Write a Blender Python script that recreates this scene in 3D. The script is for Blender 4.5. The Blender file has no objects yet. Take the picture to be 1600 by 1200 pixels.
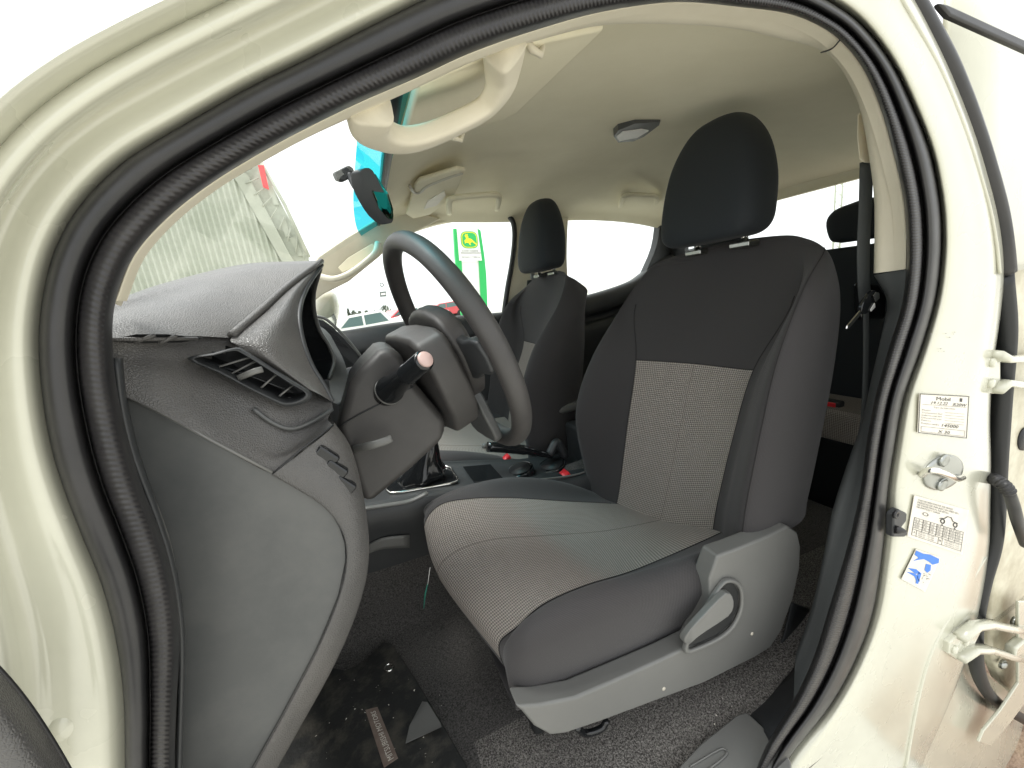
import bpy, bmesh, math, random
from mathutils import Vector, Matrix
random.seed(7)
S = bpy.context.scene
COL = S.collection
# ------------------------------------------------------------------ camera
F = 620.0
CAM = Vector((0, -.36, 1.33))
def _axes():
    y, p, r = math.radians(20), math.radians(13), math.radians(7.6)
    f = Vector((math.sin(y)*math.cos(p), math.cos(y)*math.cos(p), -math.sin(p)))
    R = f.cross(Vector((0, 0, 1))).normalized(); U = R.cross(f)
    return R*math.cos(r)-U*math.sin(r), U*math.cos(r)+R*math.sin(r), f
CR, CU, CF = _axes()
cd = bpy.data.cameras.new('camera'); cam = bpy.data.objects.new('camera', cd); COL.objects.link(cam)
cd.sensor_width = 36; cd.lens = F/1600*36; cd.clip_start = .02; cd.clip_end = 3000
cam.matrix_world = Matrix(((CR.x, CU.x, -CF.x, CAM.x), (CR.y, CU.y, -CF.y, CAM.y), (CR.z, CU.z, -CF.z, CAM.z), (0, 0, 0, 1)))
S.camera = cam
# ------------------------------------------------------------------ light
SUN_EL, SUN_ROT = math.radians(72), math.radians(292)
wd = bpy.data.worlds.new('World'); S.world = wd; wd.use_nodes = True
nt = wd.node_tree; nt.nodes.clear()
sky = nt.nodes.new('ShaderNodeTexSky'); sky.sky_type = 'NISHITA'; sky.sun_disc = False
sky.sun_elevation = SUN_EL; sky.sun_rotation = SUN_ROT; sky.air_density = 1.0; sky.dust_density = 6; sky.ozone_density = 1
hs = nt.nodes.new('ShaderNodeHueSaturation'); hs.inputs['Saturation'].default_value = .12
bg = nt.nodes.new('ShaderNodeBackground'); bg.inputs['Strength'].default_value = .15
wo = nt.nodes.new('ShaderNodeOutputWorld')
nt.links.new(sky.outputs[0], hs.inputs['Color']); mxs = nt.nodes.new('ShaderNodeMix'); mxs.data_type = 'RGBA'; mxs.inputs['Factor'].default_value = .7; mxs.inputs['B'].default_value = (6.6, 6.75, 6.8, 1)   # cloud cover
nt.links.new(hs.outputs[0], mxs.inputs['A']); nt.links.new(mxs.outputs['Result'], bg.inputs['Color']); nt.links.new(bg.outputs[0], wo.inputs['Surface'])
sl = bpy.data.lights.new('sun', 'SUN'); sl.energy = 1.5; sl.angle = math.radians(25); sl.color = (1, .97, .93)
sun = bpy.data.objects.new('sun', sl); COL.objects.link(sun)
sun.rotation_euler = Vector((-.30, .12, 1.0)).to_track_quat('Z', 'Y').to_euler()
S.view_settings.view_transform = 'Standard'; S.view_settings.look = 'None'
S.view_settings.exposure = 1.15; S.view_settings.gamma = 1
S.cycles.max_bounces = 10; S.cycles.diffuse_bounces = 7; S.cycles.transparent_max_bounces = 16
S.cycles.use_denoising = True; S.cycles.sample_clamp_indirect = 8
# ------------------------------------------------------------------ helpers
def W(x, y, z): return Vector((x, y, z))
def V(p):
    """photo sighting (px, py, Y) or (px, py, 'X'|'Z', value) -> real point; a Vector stays."""
    if isinstance(p, Vector): return p.copy()
    d = CF + CR*((p[0]-800)/F) + CU*((600-p[1])/F)
    i, v = (1, p[2]) if len(p) == 3 else ('XYZ'.index(p[2]), p[3])
    return CAM + d*((v-CAM[i])/d[i])
def pr(p):
    v = p-CAM; z = v.dot(CF); return 800+F*v.dot(CR)/z, 600-F*v.dot(CU)/z
def cr(P, t, closed=False):
    n = len(P)
    i = int(math.floor(t)); f = t-i
    if closed: a, b, c, d = P[(i-1) % n], P[i % n], P[(i+1) % n], P[(i+2) % n]
    else:
        if i >= n-1: i = n-2; f = 1.0
        b, c = P[i], P[i+1]; a = P[i-1] if i > 0 else b*2-c; d = P[i+2] if i+2 < n else c*2-b
    return .5*((2*b)+(c-a)*f+(2*a-5*b+4*c-d)*f*f+(3*b-a-3*c+d)*f**3)
def curve(P, s=6, closed=False):
    P = [V(p) for p in P]; n = len(P)
    m = n*s if closed else (n-1)*s+1
    return [cr(P, k/s, closed) for k in range(m)]
MATS = {}
WO = {}
def mk(name, verts, faces, mat, parent=None, smooth=True, uv=None, fm=None):
    verts = [Vector(v) for v in verts]
    xs = [v.x for v in verts]; ys = [v.y for v in verts]; zs = [v.z for v in verts]
    o = Vector(((min(xs)+max(xs))/2, (min(ys)+max(ys))/2, min(zs)))
    me = bpy.data.meshes.new(name)
    me.from_pydata([v-o for v in verts], [], faces)
    mats = mat if isinstance(mat, (list, tuple)) else [mat]
    for m in mats: me.materials.append(M[m])
    if fm: me.polygons.foreach_set('material_index', fm)
    if smooth: me.polygons.foreach_set('use_smooth', [True]*len(faces))
    if uv:
        l = me.uv_layers.new(name='UVMap'); li = 0
        for f in faces:
            for vi in f: l.data[li].uv = uv[vi]; li += 1
    me.update()
    ob = bpy.data.objects.new(name, me); COL.objects.link(ob)
    WO[ob] = o
    if parent: ob.parent = parent; ob.location = o-WO[parent]
    else: ob.location = o
    return ob
def empty(name, loc, parent=None):
    o = bpy.data.objects.new(name, None); COL.objects.link(o); loc = Vector(loc); WO[o] = loc
    o.empty_display_size = .1
    if parent: o.parent = parent; o.location = loc-WO[parent]
    else: o.location = loc
    return o
def tag(o, label=None, cat=None, group=None, kind=None):
    for k, v in (('label', label), ('category', cat), ('group', group), ('kind', kind)):
        if v: o[k] = v
    return o
def solid(ob, t, off=-1):
    m = ob.modifiers.new('thickness', 'SOLIDIFY'); m.thickness = t; m.offset = off; return ob
def bevel(ob, w, seg=3):
    m = ob.modifiers.new('bevel', 'BEVEL'); m.width = w; m.segments = seg; m.limit_method = 'ANGLE'; m.angle_limit = math.radians(35); m.harden_normals = True
    return ob
def fixn(ob):
    bm = bmesh.new(); bm.from_mesh(ob.data); bmesh.ops.recalc_face_normals(bm, faces=bm.faces); bm.to_mesh(ob.data); bm.free(); return ob
def grid(rows, su=4, sv=4, closed=False):
    """rows of landmark points -> dense grid; closed = each row is a ring"""
    rows = [[V(p) for p in r] for r in rows]
    n = len(rows[0]); mu = n*su if closed else (n-1)*su+1
    R = [[cr(r, k/su, closed) for k in range(mu)] for r in rows]
    mv = (len(rows)-1)*sv+1
    return [[cr([R[j][i] for j in range(len(rows))], k/sv) for i in range(mu)] for k in range(mv)]
def gmesh(G, name, mat, parent=None, closed=False, fmf=None, capends=False):
    nv, nu = len(G), len(G[0]); verts = [p for r in G for p in r]; faces = []; fm = []
    for j in range(nv-1):
        for i in range(nu if closed else nu-1):
            a, b = j*nu+i, j*nu+(i+1) % nu
            faces.append((a, b, b+nu, a+nu)); fm.append(fmf(i, j, nu, nv) if fmf else 0)
    if capends:
        faces.append(tuple(range(nu))[::-1]); fm.append(0); faces.append(tuple((nv-1)*nu+i for i in range(nu))); fm.append(0)
    uu = [0]*nu; vv = [0]*nv; mj, mi = nv//2, nu//2
    for i in range(1, nu): uu[i] = uu[i-1]+(G[mj][i]-G[mj][i-1]).length
    for j in range(1, nv): vv[j] = vv[j-1]+(G[j][mi]-G[j-1][mi]).length
    uv = [(uu[i], vv[j]) for j in range(nv) for i in range(nu)]
    return fixn(mk(name, verts, faces, mat, parent, uv=uv, fm=fm))
def loft(rows, name, mat, parent=None, su=4, sv=4, closed=False, thick=0, fmf=None, capends=False):
    G = grid(rows, su, sv, closed)
    ob = gmesh(G, name, mat, parent, closed, fmf, capends)
    if thick: solid(ob, abs(thick), 1 if thick < 0 else -1)
    return ob
def sweep_data(path, rad, n=10, closed=False, prof=None, up=None):
    """tube along path; rad number or list (or (a,b) radii); returns verts, faces, uv"""
    P = [Vector(p) for p in path]; m = len(P); verts = []; faces = []; uv = []
    T = []
    for i in range(m):
        a = P[(i-1) % m] if (closed or i > 0) else P[i]; b = P[(i+1) % m] if (closed or i < m-1) else P[i]
        T.append((b-a).normalized())
    u0 = Vector(up) if up is not None else Vector((0, 0, 1))
    if abs(T[0].dot(u0)) > .95: u0 = Vector((0, 1, 0))
    u = (u0-T[0]*u0.dot(T[0])).normalized(); s = 0
    for i in range(m):
        if up is not None: u = (Vector(up)-T[i]*Vector(up).dot(T[i])).normalized()
        else: u = (u-T[i]*u.dot(T[i])).normalized()
        w = T[i].cross(u); r = rad[i] if isinstance(rad, list) else rad
        if isinstance(r, tuple): ra, rb = r
        else: ra = rb = r
        if i: s += (P[i]-P[i-1]).length
        for k in range(n):
            a = 2*math.pi*k/n
            c, d = math.cos(a), math.sin(a)
            if prof:
                c = math.copysign(abs(c)**prof, c); d = math.copysign(abs(d)**prof, d)
            verts.append(P[i]+u*c*ra+w*d*rb); uv.append((s, k/n*.1))
    for i in range(m if closed else m-1):
        for k in range(n):
            a, b = i*n+k, i*n+(k+1) % n; c = ((i+1) % m)*n
            faces.append((a, b, c+(k+1) % n, c+k))
    if not closed: faces.append(tuple(range(n))[::-1]); faces.append(tuple((m-1)*n+k for k in range(n)))
    return verts, faces, uv
def tube(path, rad, name, mat, parent=None, n=10, closed=False, prof=None, up=None):
    v, f, uv = sweep_data(path, rad, n, closed, prof, up)
    return fixn(mk(name, v, f, mat, parent, uv=uv))
def prism(poly, off, name, mat, parent=None, bev=.003, seg=3, s=0):
    """outline extruded by off (Vector or Y thickness)"""
    P = curve(poly, s, True) if s else [V(p) for p in poly]
    if not isinstance(off, Vector): off = Vector((0, off, 0))
    n = len(P); v = P+[p+off for p in P]
    f = [tuple(range(n)), tuple(range(2*n-1, n-1, -1))]+[(i, i+n, (i+1) % n+n, (i+1) % n) for i in range(n)]
    ob = fixn(mk(name, v, f, mat, parent, smooth=bev > 0))
    if bev: bevel(ob, bev, seg)
    return ob
def box(c, size, name, mat, parent=None, rot=None, bev=.003, seg=2):
    c = V(c); h = Vector(size)/2; R = rot if rot else Matrix.Identity(3)
    v = [c+R@Vector((h.x*a, h.y*b, h.z*d)) for a in (-1, 1) for b in (-1, 1) for d in (-1, 1)]
    f = [(0, 1, 3, 2), (4, 6, 7, 5), (0, 4, 5, 1), (2, 3, 7, 6), (0, 2, 6, 4), (1, 5, 7, 3)]
    ob = fixn(mk(name, v, f, mat, parent, smooth=bev > 0))
    if bev: bevel(ob, bev, seg)
    return ob
def lathe(c, axis, prof, name, mat, parent=None, n=32, sx=1, sy=1, xdir=None):
    """prof list of (radius, height along axis)"""
    c = V(c); a = Vector(axis).normalized(); x = Vector(xdir) if xdir else a.orthogonal(); x = (x-a*x.dot(a)).normalized(); y = a.cross(x)
    v = []; f = []; m = len(prof)
    for r, h in prof:
        for k in range(n):
            t = 2*math.pi*k/n; v.append(c+a*h+x*math.cos(t)*r*sx+y*math.sin(t)*r*sy)
    for j in range(m-1):
        for k in range(n): f.append((j*n+k, j*n+(k+1) % n, (j+1)*n+(k+1) % n, (j+1)*n+k))
    f.append(tuple(range(n))); f.append(tuple((m-1)*n+k for k in range(n)))
    return fixn(mk(name, v, f, mat, parent))
def sellipse(secs, name, mat, parent=None, n=32, sv=5, fmf=None, rot=None):
    """secs: (centre Vector, half x, half y, power) stacked -> closed cushion"""
    rows = []
    for c, a, b, p in secs:
        r = []
        for k in range(n):
            t = 2*math.pi*k/n; x, y = math.cos(t), math.sin(t)
            r.append(c+Vector((math.copysign(abs(x)**p, x)*a, math.copysign(abs(y)**p, y)*b, 0)))
        rows.append(r)
    G = grid(rows, 1, sv, True)
    return gmesh(G, name, mat, parent, True, fmf, True)
def join(parts, name, mat, parent=None, smooth=True):
    """parts = list of (verts, faces, material index)"""
    v = []; f = []; fm = []
    for a, b, i in parts:
        o = len(v); v += [Vector(q) for q in a]; f += [tuple(o+k for k in q) for q in b]; fm += [i]*len(b)
    return mk(name, v, f, mat, parent, smooth=smooth, fm=fm)
def tverts(body, font_scale=1):
    c = bpy.data.curves.new('t', 'FONT'); c.body = body; c.resolution_u = 2; c.align_x = 'LEFT'
    o = bpy.data.objects.new('t', c); me = bpy.data.meshes.new_from_object(o)
    v = [(q.co.x, q.co.y) for q in me.vertices]; f = [tuple(p.vertices) for p in me.polygons]
    bpy.data.objects.remove(o); bpy.data.curves.remove(c); bpy.data.meshes.remove(me)
    return v, f
class Sheet:
    """flat printed sheet spanned by four corner points (TL TR BR BL); collects marks on it"""
    def __init__(s, c, lift=Vector((0, -.0006, 0))): s.c = [V(p) for p in c]; s.l = lift; s.parts = []
    def P(s, u, v):
        a, b, c, d = s.c; return a*(1-u)*(1-v)+b*u*(1-v)+c*u*v+d*(1-u)*v+s.l
    def quad(s, u0, v0, u1, v1, m=0): s.parts.append(([s.P(u0, v0), s.P(u1, v0), s.P(u1, v1), s.P(u0, v1)], [(0, 1, 2, 3)], m))
    def poly(s, pts, m=0): s.parts.append(([s.P(*p) for p in pts], [tuple(range(len(pts)))], m))
    def ring(s, u, v, ru, rv, w, m=0, n=20):
        P = []; f = []
        for k in range(n):
            t = 2*math.pi*k/n; P.append(s.P(u+ru*math.cos(t), v+rv*math.sin(t))); P.append(s.P(u+(ru-w)*math.cos(t), v+(rv-w*rv/ru)*math.sin(t)))
        for k in range(n): a, b = 2*k, 2*((k+1) % n); f.append((a, b, b+1, a+1))
        s.parts.append((P, f, m))
    def text(s, body, u, v, w, h, m=0, slant=0):
        tv, tf = tverts(body)
        if not tv: return
        x0 = min(q[0] for q in tv); x1 = max(q[0] for q in tv)
        s.parts.append(([s.P(u+(x-x0)/(x1-x0)*w+slant*y*w, v-y*h) for x, y in tv], tf, m))
    def build(s, name, mats, parent): return join(s.parts, name, mats, parent, False)
# ------------------------------------------------------------------ materials
M = {}
def mat(name, col, rough=.5, metal=0, bump=None, coat=0, var=None, sheen=0, spec=.5, uvw=None):
    """bump=(kind, scale, strength, distance); var=(second colour, noise scale)"""
    m = bpy.data.materials.new(name); m.use_nodes = True; n = m.node_tree; b = n.nodes['Principled BSDF']; L = n.links
    b.inputs['Base Color'].default_value = (*col, 1); b.inputs['Roughness'].default_value = rough; b.inputs['Metallic'].default_value = metal
    b.inputs['Specular IOR Level'].default_value = spec
    if coat: b.inputs['Coat Weight'].default_value = coat; b.inputs['Coat Roughness'].default_value = .16
    if sheen: b.inputs['Sheen Weight'].default_value = sheen; b.inputs['Sheen Roughness'].default_value = .5
    tc = n.nodes.new('ShaderNodeTexCoord')
    def noise(sc, det=3, out='Object', ro=.5):
        t = n.nodes.new('ShaderNodeTexNoise'); t.inputs['Scale'].default_value = sc; t.inputs['Detail'].default_value = det; t.inputs['Roughness'].default_value = ro
        L.new(tc.outputs[out], t.inputs['Vector']); return t
    if var:
        t = noise(var[1], 6, 'Object', .65); r = n.nodes.new('ShaderNodeValToRGB')
        r.color_ramp.elements[0].position = var[2] if len(var) > 2 else .35; r.color_ramp.elements[1].position = var[3] if len(var) > 3 else .65
        r.color_ramp.elements[0].color = (*col, 1); r.color_ramp.elements[1].color = (*var[0], 1)
        L.new(t.outputs['Fac'], r.inputs['Fac']); L.new(r.outputs['Color'], b.inputs['Base Color'])
        t2 = noise(var[1]*1.7, 4); mr = n.nodes.new('ShaderNodeMapRange'); mr.inputs['To Min'].default_value = max(.03, rough-.08); mr.inputs['To Max'].default_value = min(1, rough+.12)
        L.new(t2.outputs['Fac'], mr.inputs['Value']); L.new(mr.outputs[0], b.inputs['Roughness'])
    if bump:
        kind, sc, st, dist = bump; bp = n.nodes.new('ShaderNodeBump'); bp.inputs['Strength'].default_value = st; bp.inputs['Distance'].default_value = dist
        if kind == 'noise': h = noise(sc, 3).outputs['Fac']
        elif kind == 'grain':
            t = n.nodes.new('ShaderNodeTexVoronoi'); t.inputs['Scale'].default_value = sc; t.feature = 'DISTANCE_TO_EDGE'; 
            w = noise(sc*.6, 2); mx = n.nodes.new('ShaderNodeVectorMath'); mx.operation = 'SCALE'; mx.inputs['Scale'].default_value = .6/sc
            ad = n.nodes.new('ShaderNodeVectorMath'); L.new(w.outputs['Color'], mx.inputs[0]); L.new(mx.outputs[0], ad.inputs[0]); L.new(tc.outputs['Object'], ad.inputs[1])
            L.new(ad.outputs[0], t.inputs['Vector'])
            mr = n.nodes.new('ShaderNodeMapRange'); mr.inputs['From Max'].default_value = .25; L.new(t.outputs['Distance'], mr.inputs['Value']); h = mr.outputs[0]
        elif kind == 'ribs':
            sp = n.nodes.new('ShaderNodeSeparateXYZ'); L.new(tc.outputs['UV'], sp.inputs[0])
            a = n.nodes.new('ShaderNodeMath'); a.operation = 'MULTIPLY'; a.inputs[1].default_value = sc; L.new(sp.outputs['X'], a.inputs[0])
            q = n.nodes.new('ShaderNodeMath'); q.operation = 'SINE'; L.new(a.outputs[0], q.inputs[0]); h = q.outputs[0]
        elif kind == 'weave':
            sp = n.nodes.new('ShaderNodeSeparateXYZ'); L.new(tc.outputs['UV'], sp.inputs[0]); hs_ = []
            for op in ('ADD', 'SUBTRACT'):
                a = n.nodes.new('ShaderNodeMath'); a.operation = op; L.new(sp.outputs['X'], a.inputs[0]); L.new(sp.outputs['Y'], a.inputs[1])
                c = n.nodes.new('ShaderNodeMath'); c.operation = 'MULTIPLY'; c.inputs[1].default_value = sc; L.new(a.outputs[0], c.inputs[0])
                q = n.nodes.new('ShaderNodeMath'); q.operation = 'SINE'; L.new(c.outputs[0], q.inputs[0]); hs_.append(q)
            mu = n.nodes.new('ShaderNodeMath'); mu.operation = 'MULTIPLY'; L.new(hs_[0].outputs[0], mu.inputs[0]); L.new(hs_[1].outputs[0], mu.inputs[1])
            ns = noise(2500, 2); ad = n.nodes.new('ShaderNodeMath'); ad.operation = 'MULTIPLY_ADD'; ad.inputs[1].default_value = .9; L.new(ns.outputs['Fac'], ad.inputs[0]); L.new(mu.outputs[0], ad.inputs[2])
            h = ad.outputs[0]
            if uvw:
                mr = n.nodes.new('ShaderNodeMapRange'); mr.inputs['From Min'].default_value = -.5; mr.inputs['From Max'].default_value = 1.2; L.new(h, mr.inputs['Value'])
                mc = n.nodes.new('ShaderNodeMix'); mc.data_type = 'RGBA'; mc.inputs['A'].default_value = (*uvw, 1); mc.inputs['B'].default_value = (*col, 1)
                L.new(mr.outputs[0], mc.inputs['Factor']); L.new(mc.outputs['Result'], b.inputs['Base Color'])
        L.new(h, bp.inputs['Height']); L.new(bp.outputs[0], b.inputs['Normal'])
    M[name] = m; return m
mat('paint', (.53, .525, .425), .26, coat=1, var=((.485, .48, .385), 6))
mat('paint_dusty', (.60, .57, .44), .5, coat=.3, var=((.42, .38, .27), 14), bump=('noise', 200, .1, .001))
mat('rubber', (.014, .014, .015), .38, var=((.024, .023, .023), 18), bump=('noise', 900, .15, .0006))
mat('rubber_rib', (.016, .015, .016), .45, bump=('ribs', 2*math.pi/.0045, .42, .001), var=((.028, .026, .026), 25))
mat('tan', (.72, .67, .54), .6, bump=('noise', 500, .25, .0006), var=((.66, .61, .48), 7))
mat('liner', (.78, .73, .56), .95, bump=('noise', 1100, .35, .0006), var=((.73, .68, .51), 5))
mat('dash', (.066, .065, .064), .36, bump=('grain', 460, .55, .0006), var=((.100, .095, .089), 5))
mat('dash_smooth', (.060, .063, .063), .36, bump=('noise', 1300, .15, .0004), var=((.105, .106, .102), 7, .42, .80))
mat('plastic_gray', (.135, .135, .128), .36, bump=('noise', 1200, .2, .0004), var=((.125, .125, .118), 9))
mat('plastic_dark', (.025, .027, .029), .45, bump=('noise', 900, .2, .0005), var=((.035, .037, .038), 9))
mat('black', (.008, .009, .010), .5)
mat('gloss_black', (.010, .011, .012), .12)
mat('wheel', (.038, .036, .035), .5, bump=('noise', 800, .3, .0006), var=((.050, .047, .045), 12))
mat('fabric_dark', (.044, .0415, .042), .9, sheen=.12, bump=('weave', 2*math.pi/.0042, .35, .0006), uvw=(.020, .017, .018))
mat('fabric_head', (.009, .0125, .0165), .8, sheen=.05, bump=('noise', 1500, .3, .0005))
mat('insert', (.52, .465, .415), .9, sheen=.1, bump=('weave', 2*math.pi/.0105, 1, .002), uvw=(.07, .060, .053))
mat('carpet', (.022, .021, .020), 1, bump=('noise', 520, 1, .004), var=((.17, .16, .15), 330, .35, .75))
mat('carpet_worn', (.035, .031, .028), 1, bump=('noise', 520, 1, .004), var=((.40, .38, .35), 360, .40, .75))
mat('seam_dark', (.012, .011, .011), .9)
mat('seam_grey', (.17, .15, .135), .9)
mat('pillar_grey', (.075, .08, .08), .55, bump=('noise', 900, .2, .0005))
mat('mat_rubber', (.012, .012, .011), .62, bump=('noise', 90, .5, .003), var=((.085, .075, .058), 22, .48, .80))
mat('chrome', (.75, .74, .70), .14, 1, bump=('noise', 60, .1, .001))
mat('zinc', (.36, .37, .35), .3, 1, bump=('noise', 90, .3, .001))
mat('red', (.75, .03, .04), .35)
mat('plate_brown', (.15, .105, .085), .6, var=((.22, .17, .14), 40))
mat('mirror_glass', (.10, .14, .10), .03, 1)
mat('white', (.80, .79, .76), .5)
mat('paper', (.74, .70, .62), .6, var=((.66, .62, .54), 30))
mat('ink', (.03, .03, .03), .6)
mat('ink_grey', (.18, .17, .16), .7)
mat('blue', (.01, .16, .62), .45)
mat('green', (.02, .42, .10), .5)
mat('yellow', (.85, .72, .02), .5)
mat('belt', (.045, .050, .050), .7, bump=('noise', 700, .3, .0005))
mat('stalk_tip', (.50, .36, .33), .4)
mat('corrugated', (.50, .52, .44), .5, .0, var=((.36, .39, .31), 1.2))
mat('shed_grey', (.34, .36, .29), .7, var=((.42, .44, .36), 3))
mat('car_white', (.8, .8, .78), .3, coat=1)
mat('car_red', (.55, .04, .05), .3, coat=1)
mat('car_glass', (.10, .16, .16), .1)
mat('tyre', (.02, .02, .02), .8)
mat('grey_sign', (.16, .18, .17), .6)
mat('bark', (.10, .075, .05), .9)
mat('leaf', (.10, .12, .08), .8, var=((.12, .14, .11), 2))
mat('leaf_teal', (.03, .22, .16), .8)
mat('plastic_beige', (.46, .43, .36), .5, bump=('noise', 900, .2, .0005))
mat('brown_wood', (.16, .08, .05), .7, var=((.28, .16, .1), 6))
mat('ground', (.24, .16, .12), .95, bump=('noise', 40, 1, .02), var=((.40, .29, .20), 9))
mat('far_ground', (.55, .54, .49), .95, bump=('noise', 12, .6, .02), var=((.46, .45, .40), .8))
def glass(name, col, a, rough=.0):
    m = bpy.data.materials.new(name); m.use_nodes = True; n = m.node_tree; n.nodes.clear()
    o = n.nodes.new('ShaderNodeOutputMaterial'); t = n.nodes.new('ShaderNodeBsdfTransparent'); t.inputs[0].default_value = (*col, 1)
    g = n.nodes.new('ShaderNodeBsdfGlossy'); g.inputs['Roughness'].default_value = rough; mx = n.nodes.new('ShaderNodeMixShader')
    fr = n.nodes.new('ShaderNodeFresnel'); fr.inputs[0].default_value = 1.3; ml = n.nodes.new('ShaderNodeMath'); ml.operation = 'MULTIPLY'; ml.inputs[1].default_value = a
    n.links.new(fr.outputs[0], ml.inputs[0]); n.links.new(ml.outputs[0], mx.inputs[0]); n.links.new(t.outputs[0], mx.inputs[1]); n.links.new(g.outputs[0], mx.inputs[2]); n.links.new(mx.outputs[0], o.inputs[0]); M[name] = m
glass('glass', (.96, .98, .97), .10)
glass('tint_band', (.04, .50, .60), .2)
mat('mesh_panel', (.46, .49, .41), .8, bump=('ribs', 2*math.pi/.06, .8, .02), var=((.38, .40, .33), 7))

# ================================================================== TRUCK
truck = tag(empty('pickup_truck', (.4, .74, 0)), 'cream white pickup truck seen through its open driver door', 'truck')
# door opening stations: seal outer edge, seal inner edge, width of painted frame (px)
ST = [((200, 1400), (274, 1400), 330), ((196, 1200), (273, 1200), 330), ((194, 1095), (276, 1095), 320), ((182, 1000), (281, 990), 310),
 ((160, 915), (270, 900), 300), ((128, 835), (248, 825), 290), ((101, 765), (222, 760), 280), ((79, 690), (203, 695), 270), ((65, 600), (184, 615), 260),
 ((62, 510), (176, 537), 255), ((77, 420), (181, 470), 250), ((105, 353), (210, 399), 240), ((147, 297), (262, 340), 225), ((203, 247), (325, 290), 210),
 ((280, 200), (395, 246), 190), ((385, 140), (472, 204), 180), ((480, 93), (560, 161), 180), ((595, 34), (650, 122), 175), ((700, -15), (742, 80), 170),
 ((820, -52), (850, 43), 165), ((940, -68), (948, 17), 160), ((1060, -62), (1060, 3), 150), ((1170, -40), (1165, 12), 140), ((1250, -20), (1225, 20), 130),
 ((1300, 5), (1267, 34), 115), ((1347, 40), (1309, 60), 100), ((1392, 98), (1347, 105), 85), ((1425, 165), (1375, 167), 80), ((1453, 238), (1396, 240), 79),
 ((1467, 308), (1411, 308), 84), ((1471, 360), (1416, 365), 90), ((1469, 412), (1416, 420), 97), ((1460, 473), (1408, 482), 102), ((1438, 547), (1388, 547), 115),
 ((1412, 620), (1368, 620), 137), ((1398, 693), (1354, 693), 150), ((1387, 767), (1344, 767), 159), ((1380, 850), (1325, 850), 163), ((1364, 955), (1297, 945), 160),
 ((1336, 1032), (1270, 1030), 160), ((1297, 1102), (1238, 1098), 170), ((1242, 1172), (1200, 1160), 200)]
tail = [(W(.44, 0, .385), W(.42, 0, .43), 200), (W(.25, 0, .37), W(.25, 0, .415), 220), (W(.05, 0, .37), W(.05, 0, .415), 220), (W(-.12, 0, .40), W(-.11, 0, .44), 220), (W(-.22, 0, .5), W(-.18, 0, .52), 220), (W(-.25, 0, .65), W(-.19, 0, .66), 260)]
for o, i, w in tail: ST.append((pr(o), pr(i), w))
nS = len(ST)
def ringpx(f_or_fn, s=4):
    pass
def P2(p): return Vector((p[0], p[1], 0))
rings = []
NR = 8
def ring_off(k):
    right = 1 if 25 <= k <= 40 else (0 if (k < 23 or k > 42) else .5)
    fl = [0, .07, .16, .40, .55, .72, .86, 1.0]
    yl = [0, -.010, -.014, -.012, -.034, -.036, -.020, -.050]
    fr = [0, .05, .13, .35, .60, .82, .94, 1.0]
    yr = [0, -.010, -.018, -.020, -.020, -.0205, -.016, -.004]
    return [a*(1-right)+b*right for a, b in zip(fl, fr)], [a*(1-right)+b*right for a, b in zip(yl, yr)]
for r in range(NR):
    ring = []
    for k in range(nS):
        o = P2(ST[k][0]); a = P2(ST[(k-1) % nS][0]); b = P2(ST[(k+1) % nS][0])
        t = (b-a).normalized(); nrm = Vector((t.y, -t.x, 0))
        if nrm.dot(o-P2(ST[k][1])) < 0 and False: nrm = -nrm
        f, y = ring_off(k)
        q = o+nrm*f[r]*ST[k][2]
        ring.append(V((q.x, q.y, y[r])))
    rings.append(ring)
for r in range(3, NR):
    for _ in range(3 if r > 3 else 1):
        q = [p.copy() for p in rings[r]]
        for k in range(1, 25): rings[r][k] = (q[k-1]+q[k]*2+q[k+1])/4
back = [p+Vector((0, .10, 0)) for p in rings[-1]]
rings.append([a.lerp(b, .5)+Vector((0, .0, 0)) for a, b in zip(rings[-1], back)]); rings.append(back)
body = loft(rings, 'door_frame', 'paint', truck, su=4, sv=4, closed=True)
tag(body, 'glossy cream painted frame round the door opening')
O3 = [V((*s[0], 0)) for s in ST]; I3 = [V((*s[1], 0.004)) for s in ST]
sr = []
for f, y in ((-.02, .004), (.02, -.011), (.10, -.016), (.25, -.017), (.40, -.013), (.46, -.004), (.50, .006), (.53, -.004), (.60, -.015), (.74, -.019), (.88, -.014), (.97, -.003), (1.0, .012), (.985, .03)):
    sr.append([V((s[0][0]*(1-f)+s[1][0]*f, s[0][1]*(1-f)+s[1][1]*f, y)) for s in ST])
seal = loft(sr, 'door_seal', ['rubber', 'rubber_rib'], truck, su=5, sv=2, closed=True, fmf=lambda i, j, nu, nv: 1 if 13 <= j <= 19 else 0)
# tan trim between seal and headliner / pillar trims
TB = [(10, (190, 478)), (11, (220, 408)), (12, (271, 350)), (13, (333, 300)), (14, (402, 258)), (15, (479, 216)), (16, (566, 176)), (17, (655, 136)), (18, (750, 92)), (19, (852, 60)), (20, (945, 39)),
 (21, (1058, 38)), (22, (1148, 45)), (23, (1214, 59)), (24, (1272, 74)), (25, (1303, 93)), (26, (1328, 130)), (27, (1345, 175)), (28, (1357, 238)), (29, (1366, 305)), (30, (1367, 365)), (31, (1366, 427))]
a_ = [V((ST[k][1][0], ST[k][1][1], .012)) for k, _ in TB]
b_ = [V((*p, .055)) for _, p in TB]
m_ = [x.lerp(y, .5)+Vector((0, -.006, 0)) for x, y in zip(a_, b_)]
out = [V((p[0], p[1], .10))+(W(.012, 0, 0) if k > 26 else W(0, 0, .006)) for k, p in TB]
trim = loft([[x+Vector((0, .015, 0)) for x in a_], a_, m_, b_, out], 'pillar_trim', 'tan', truck, su=4, sv=4)
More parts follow.
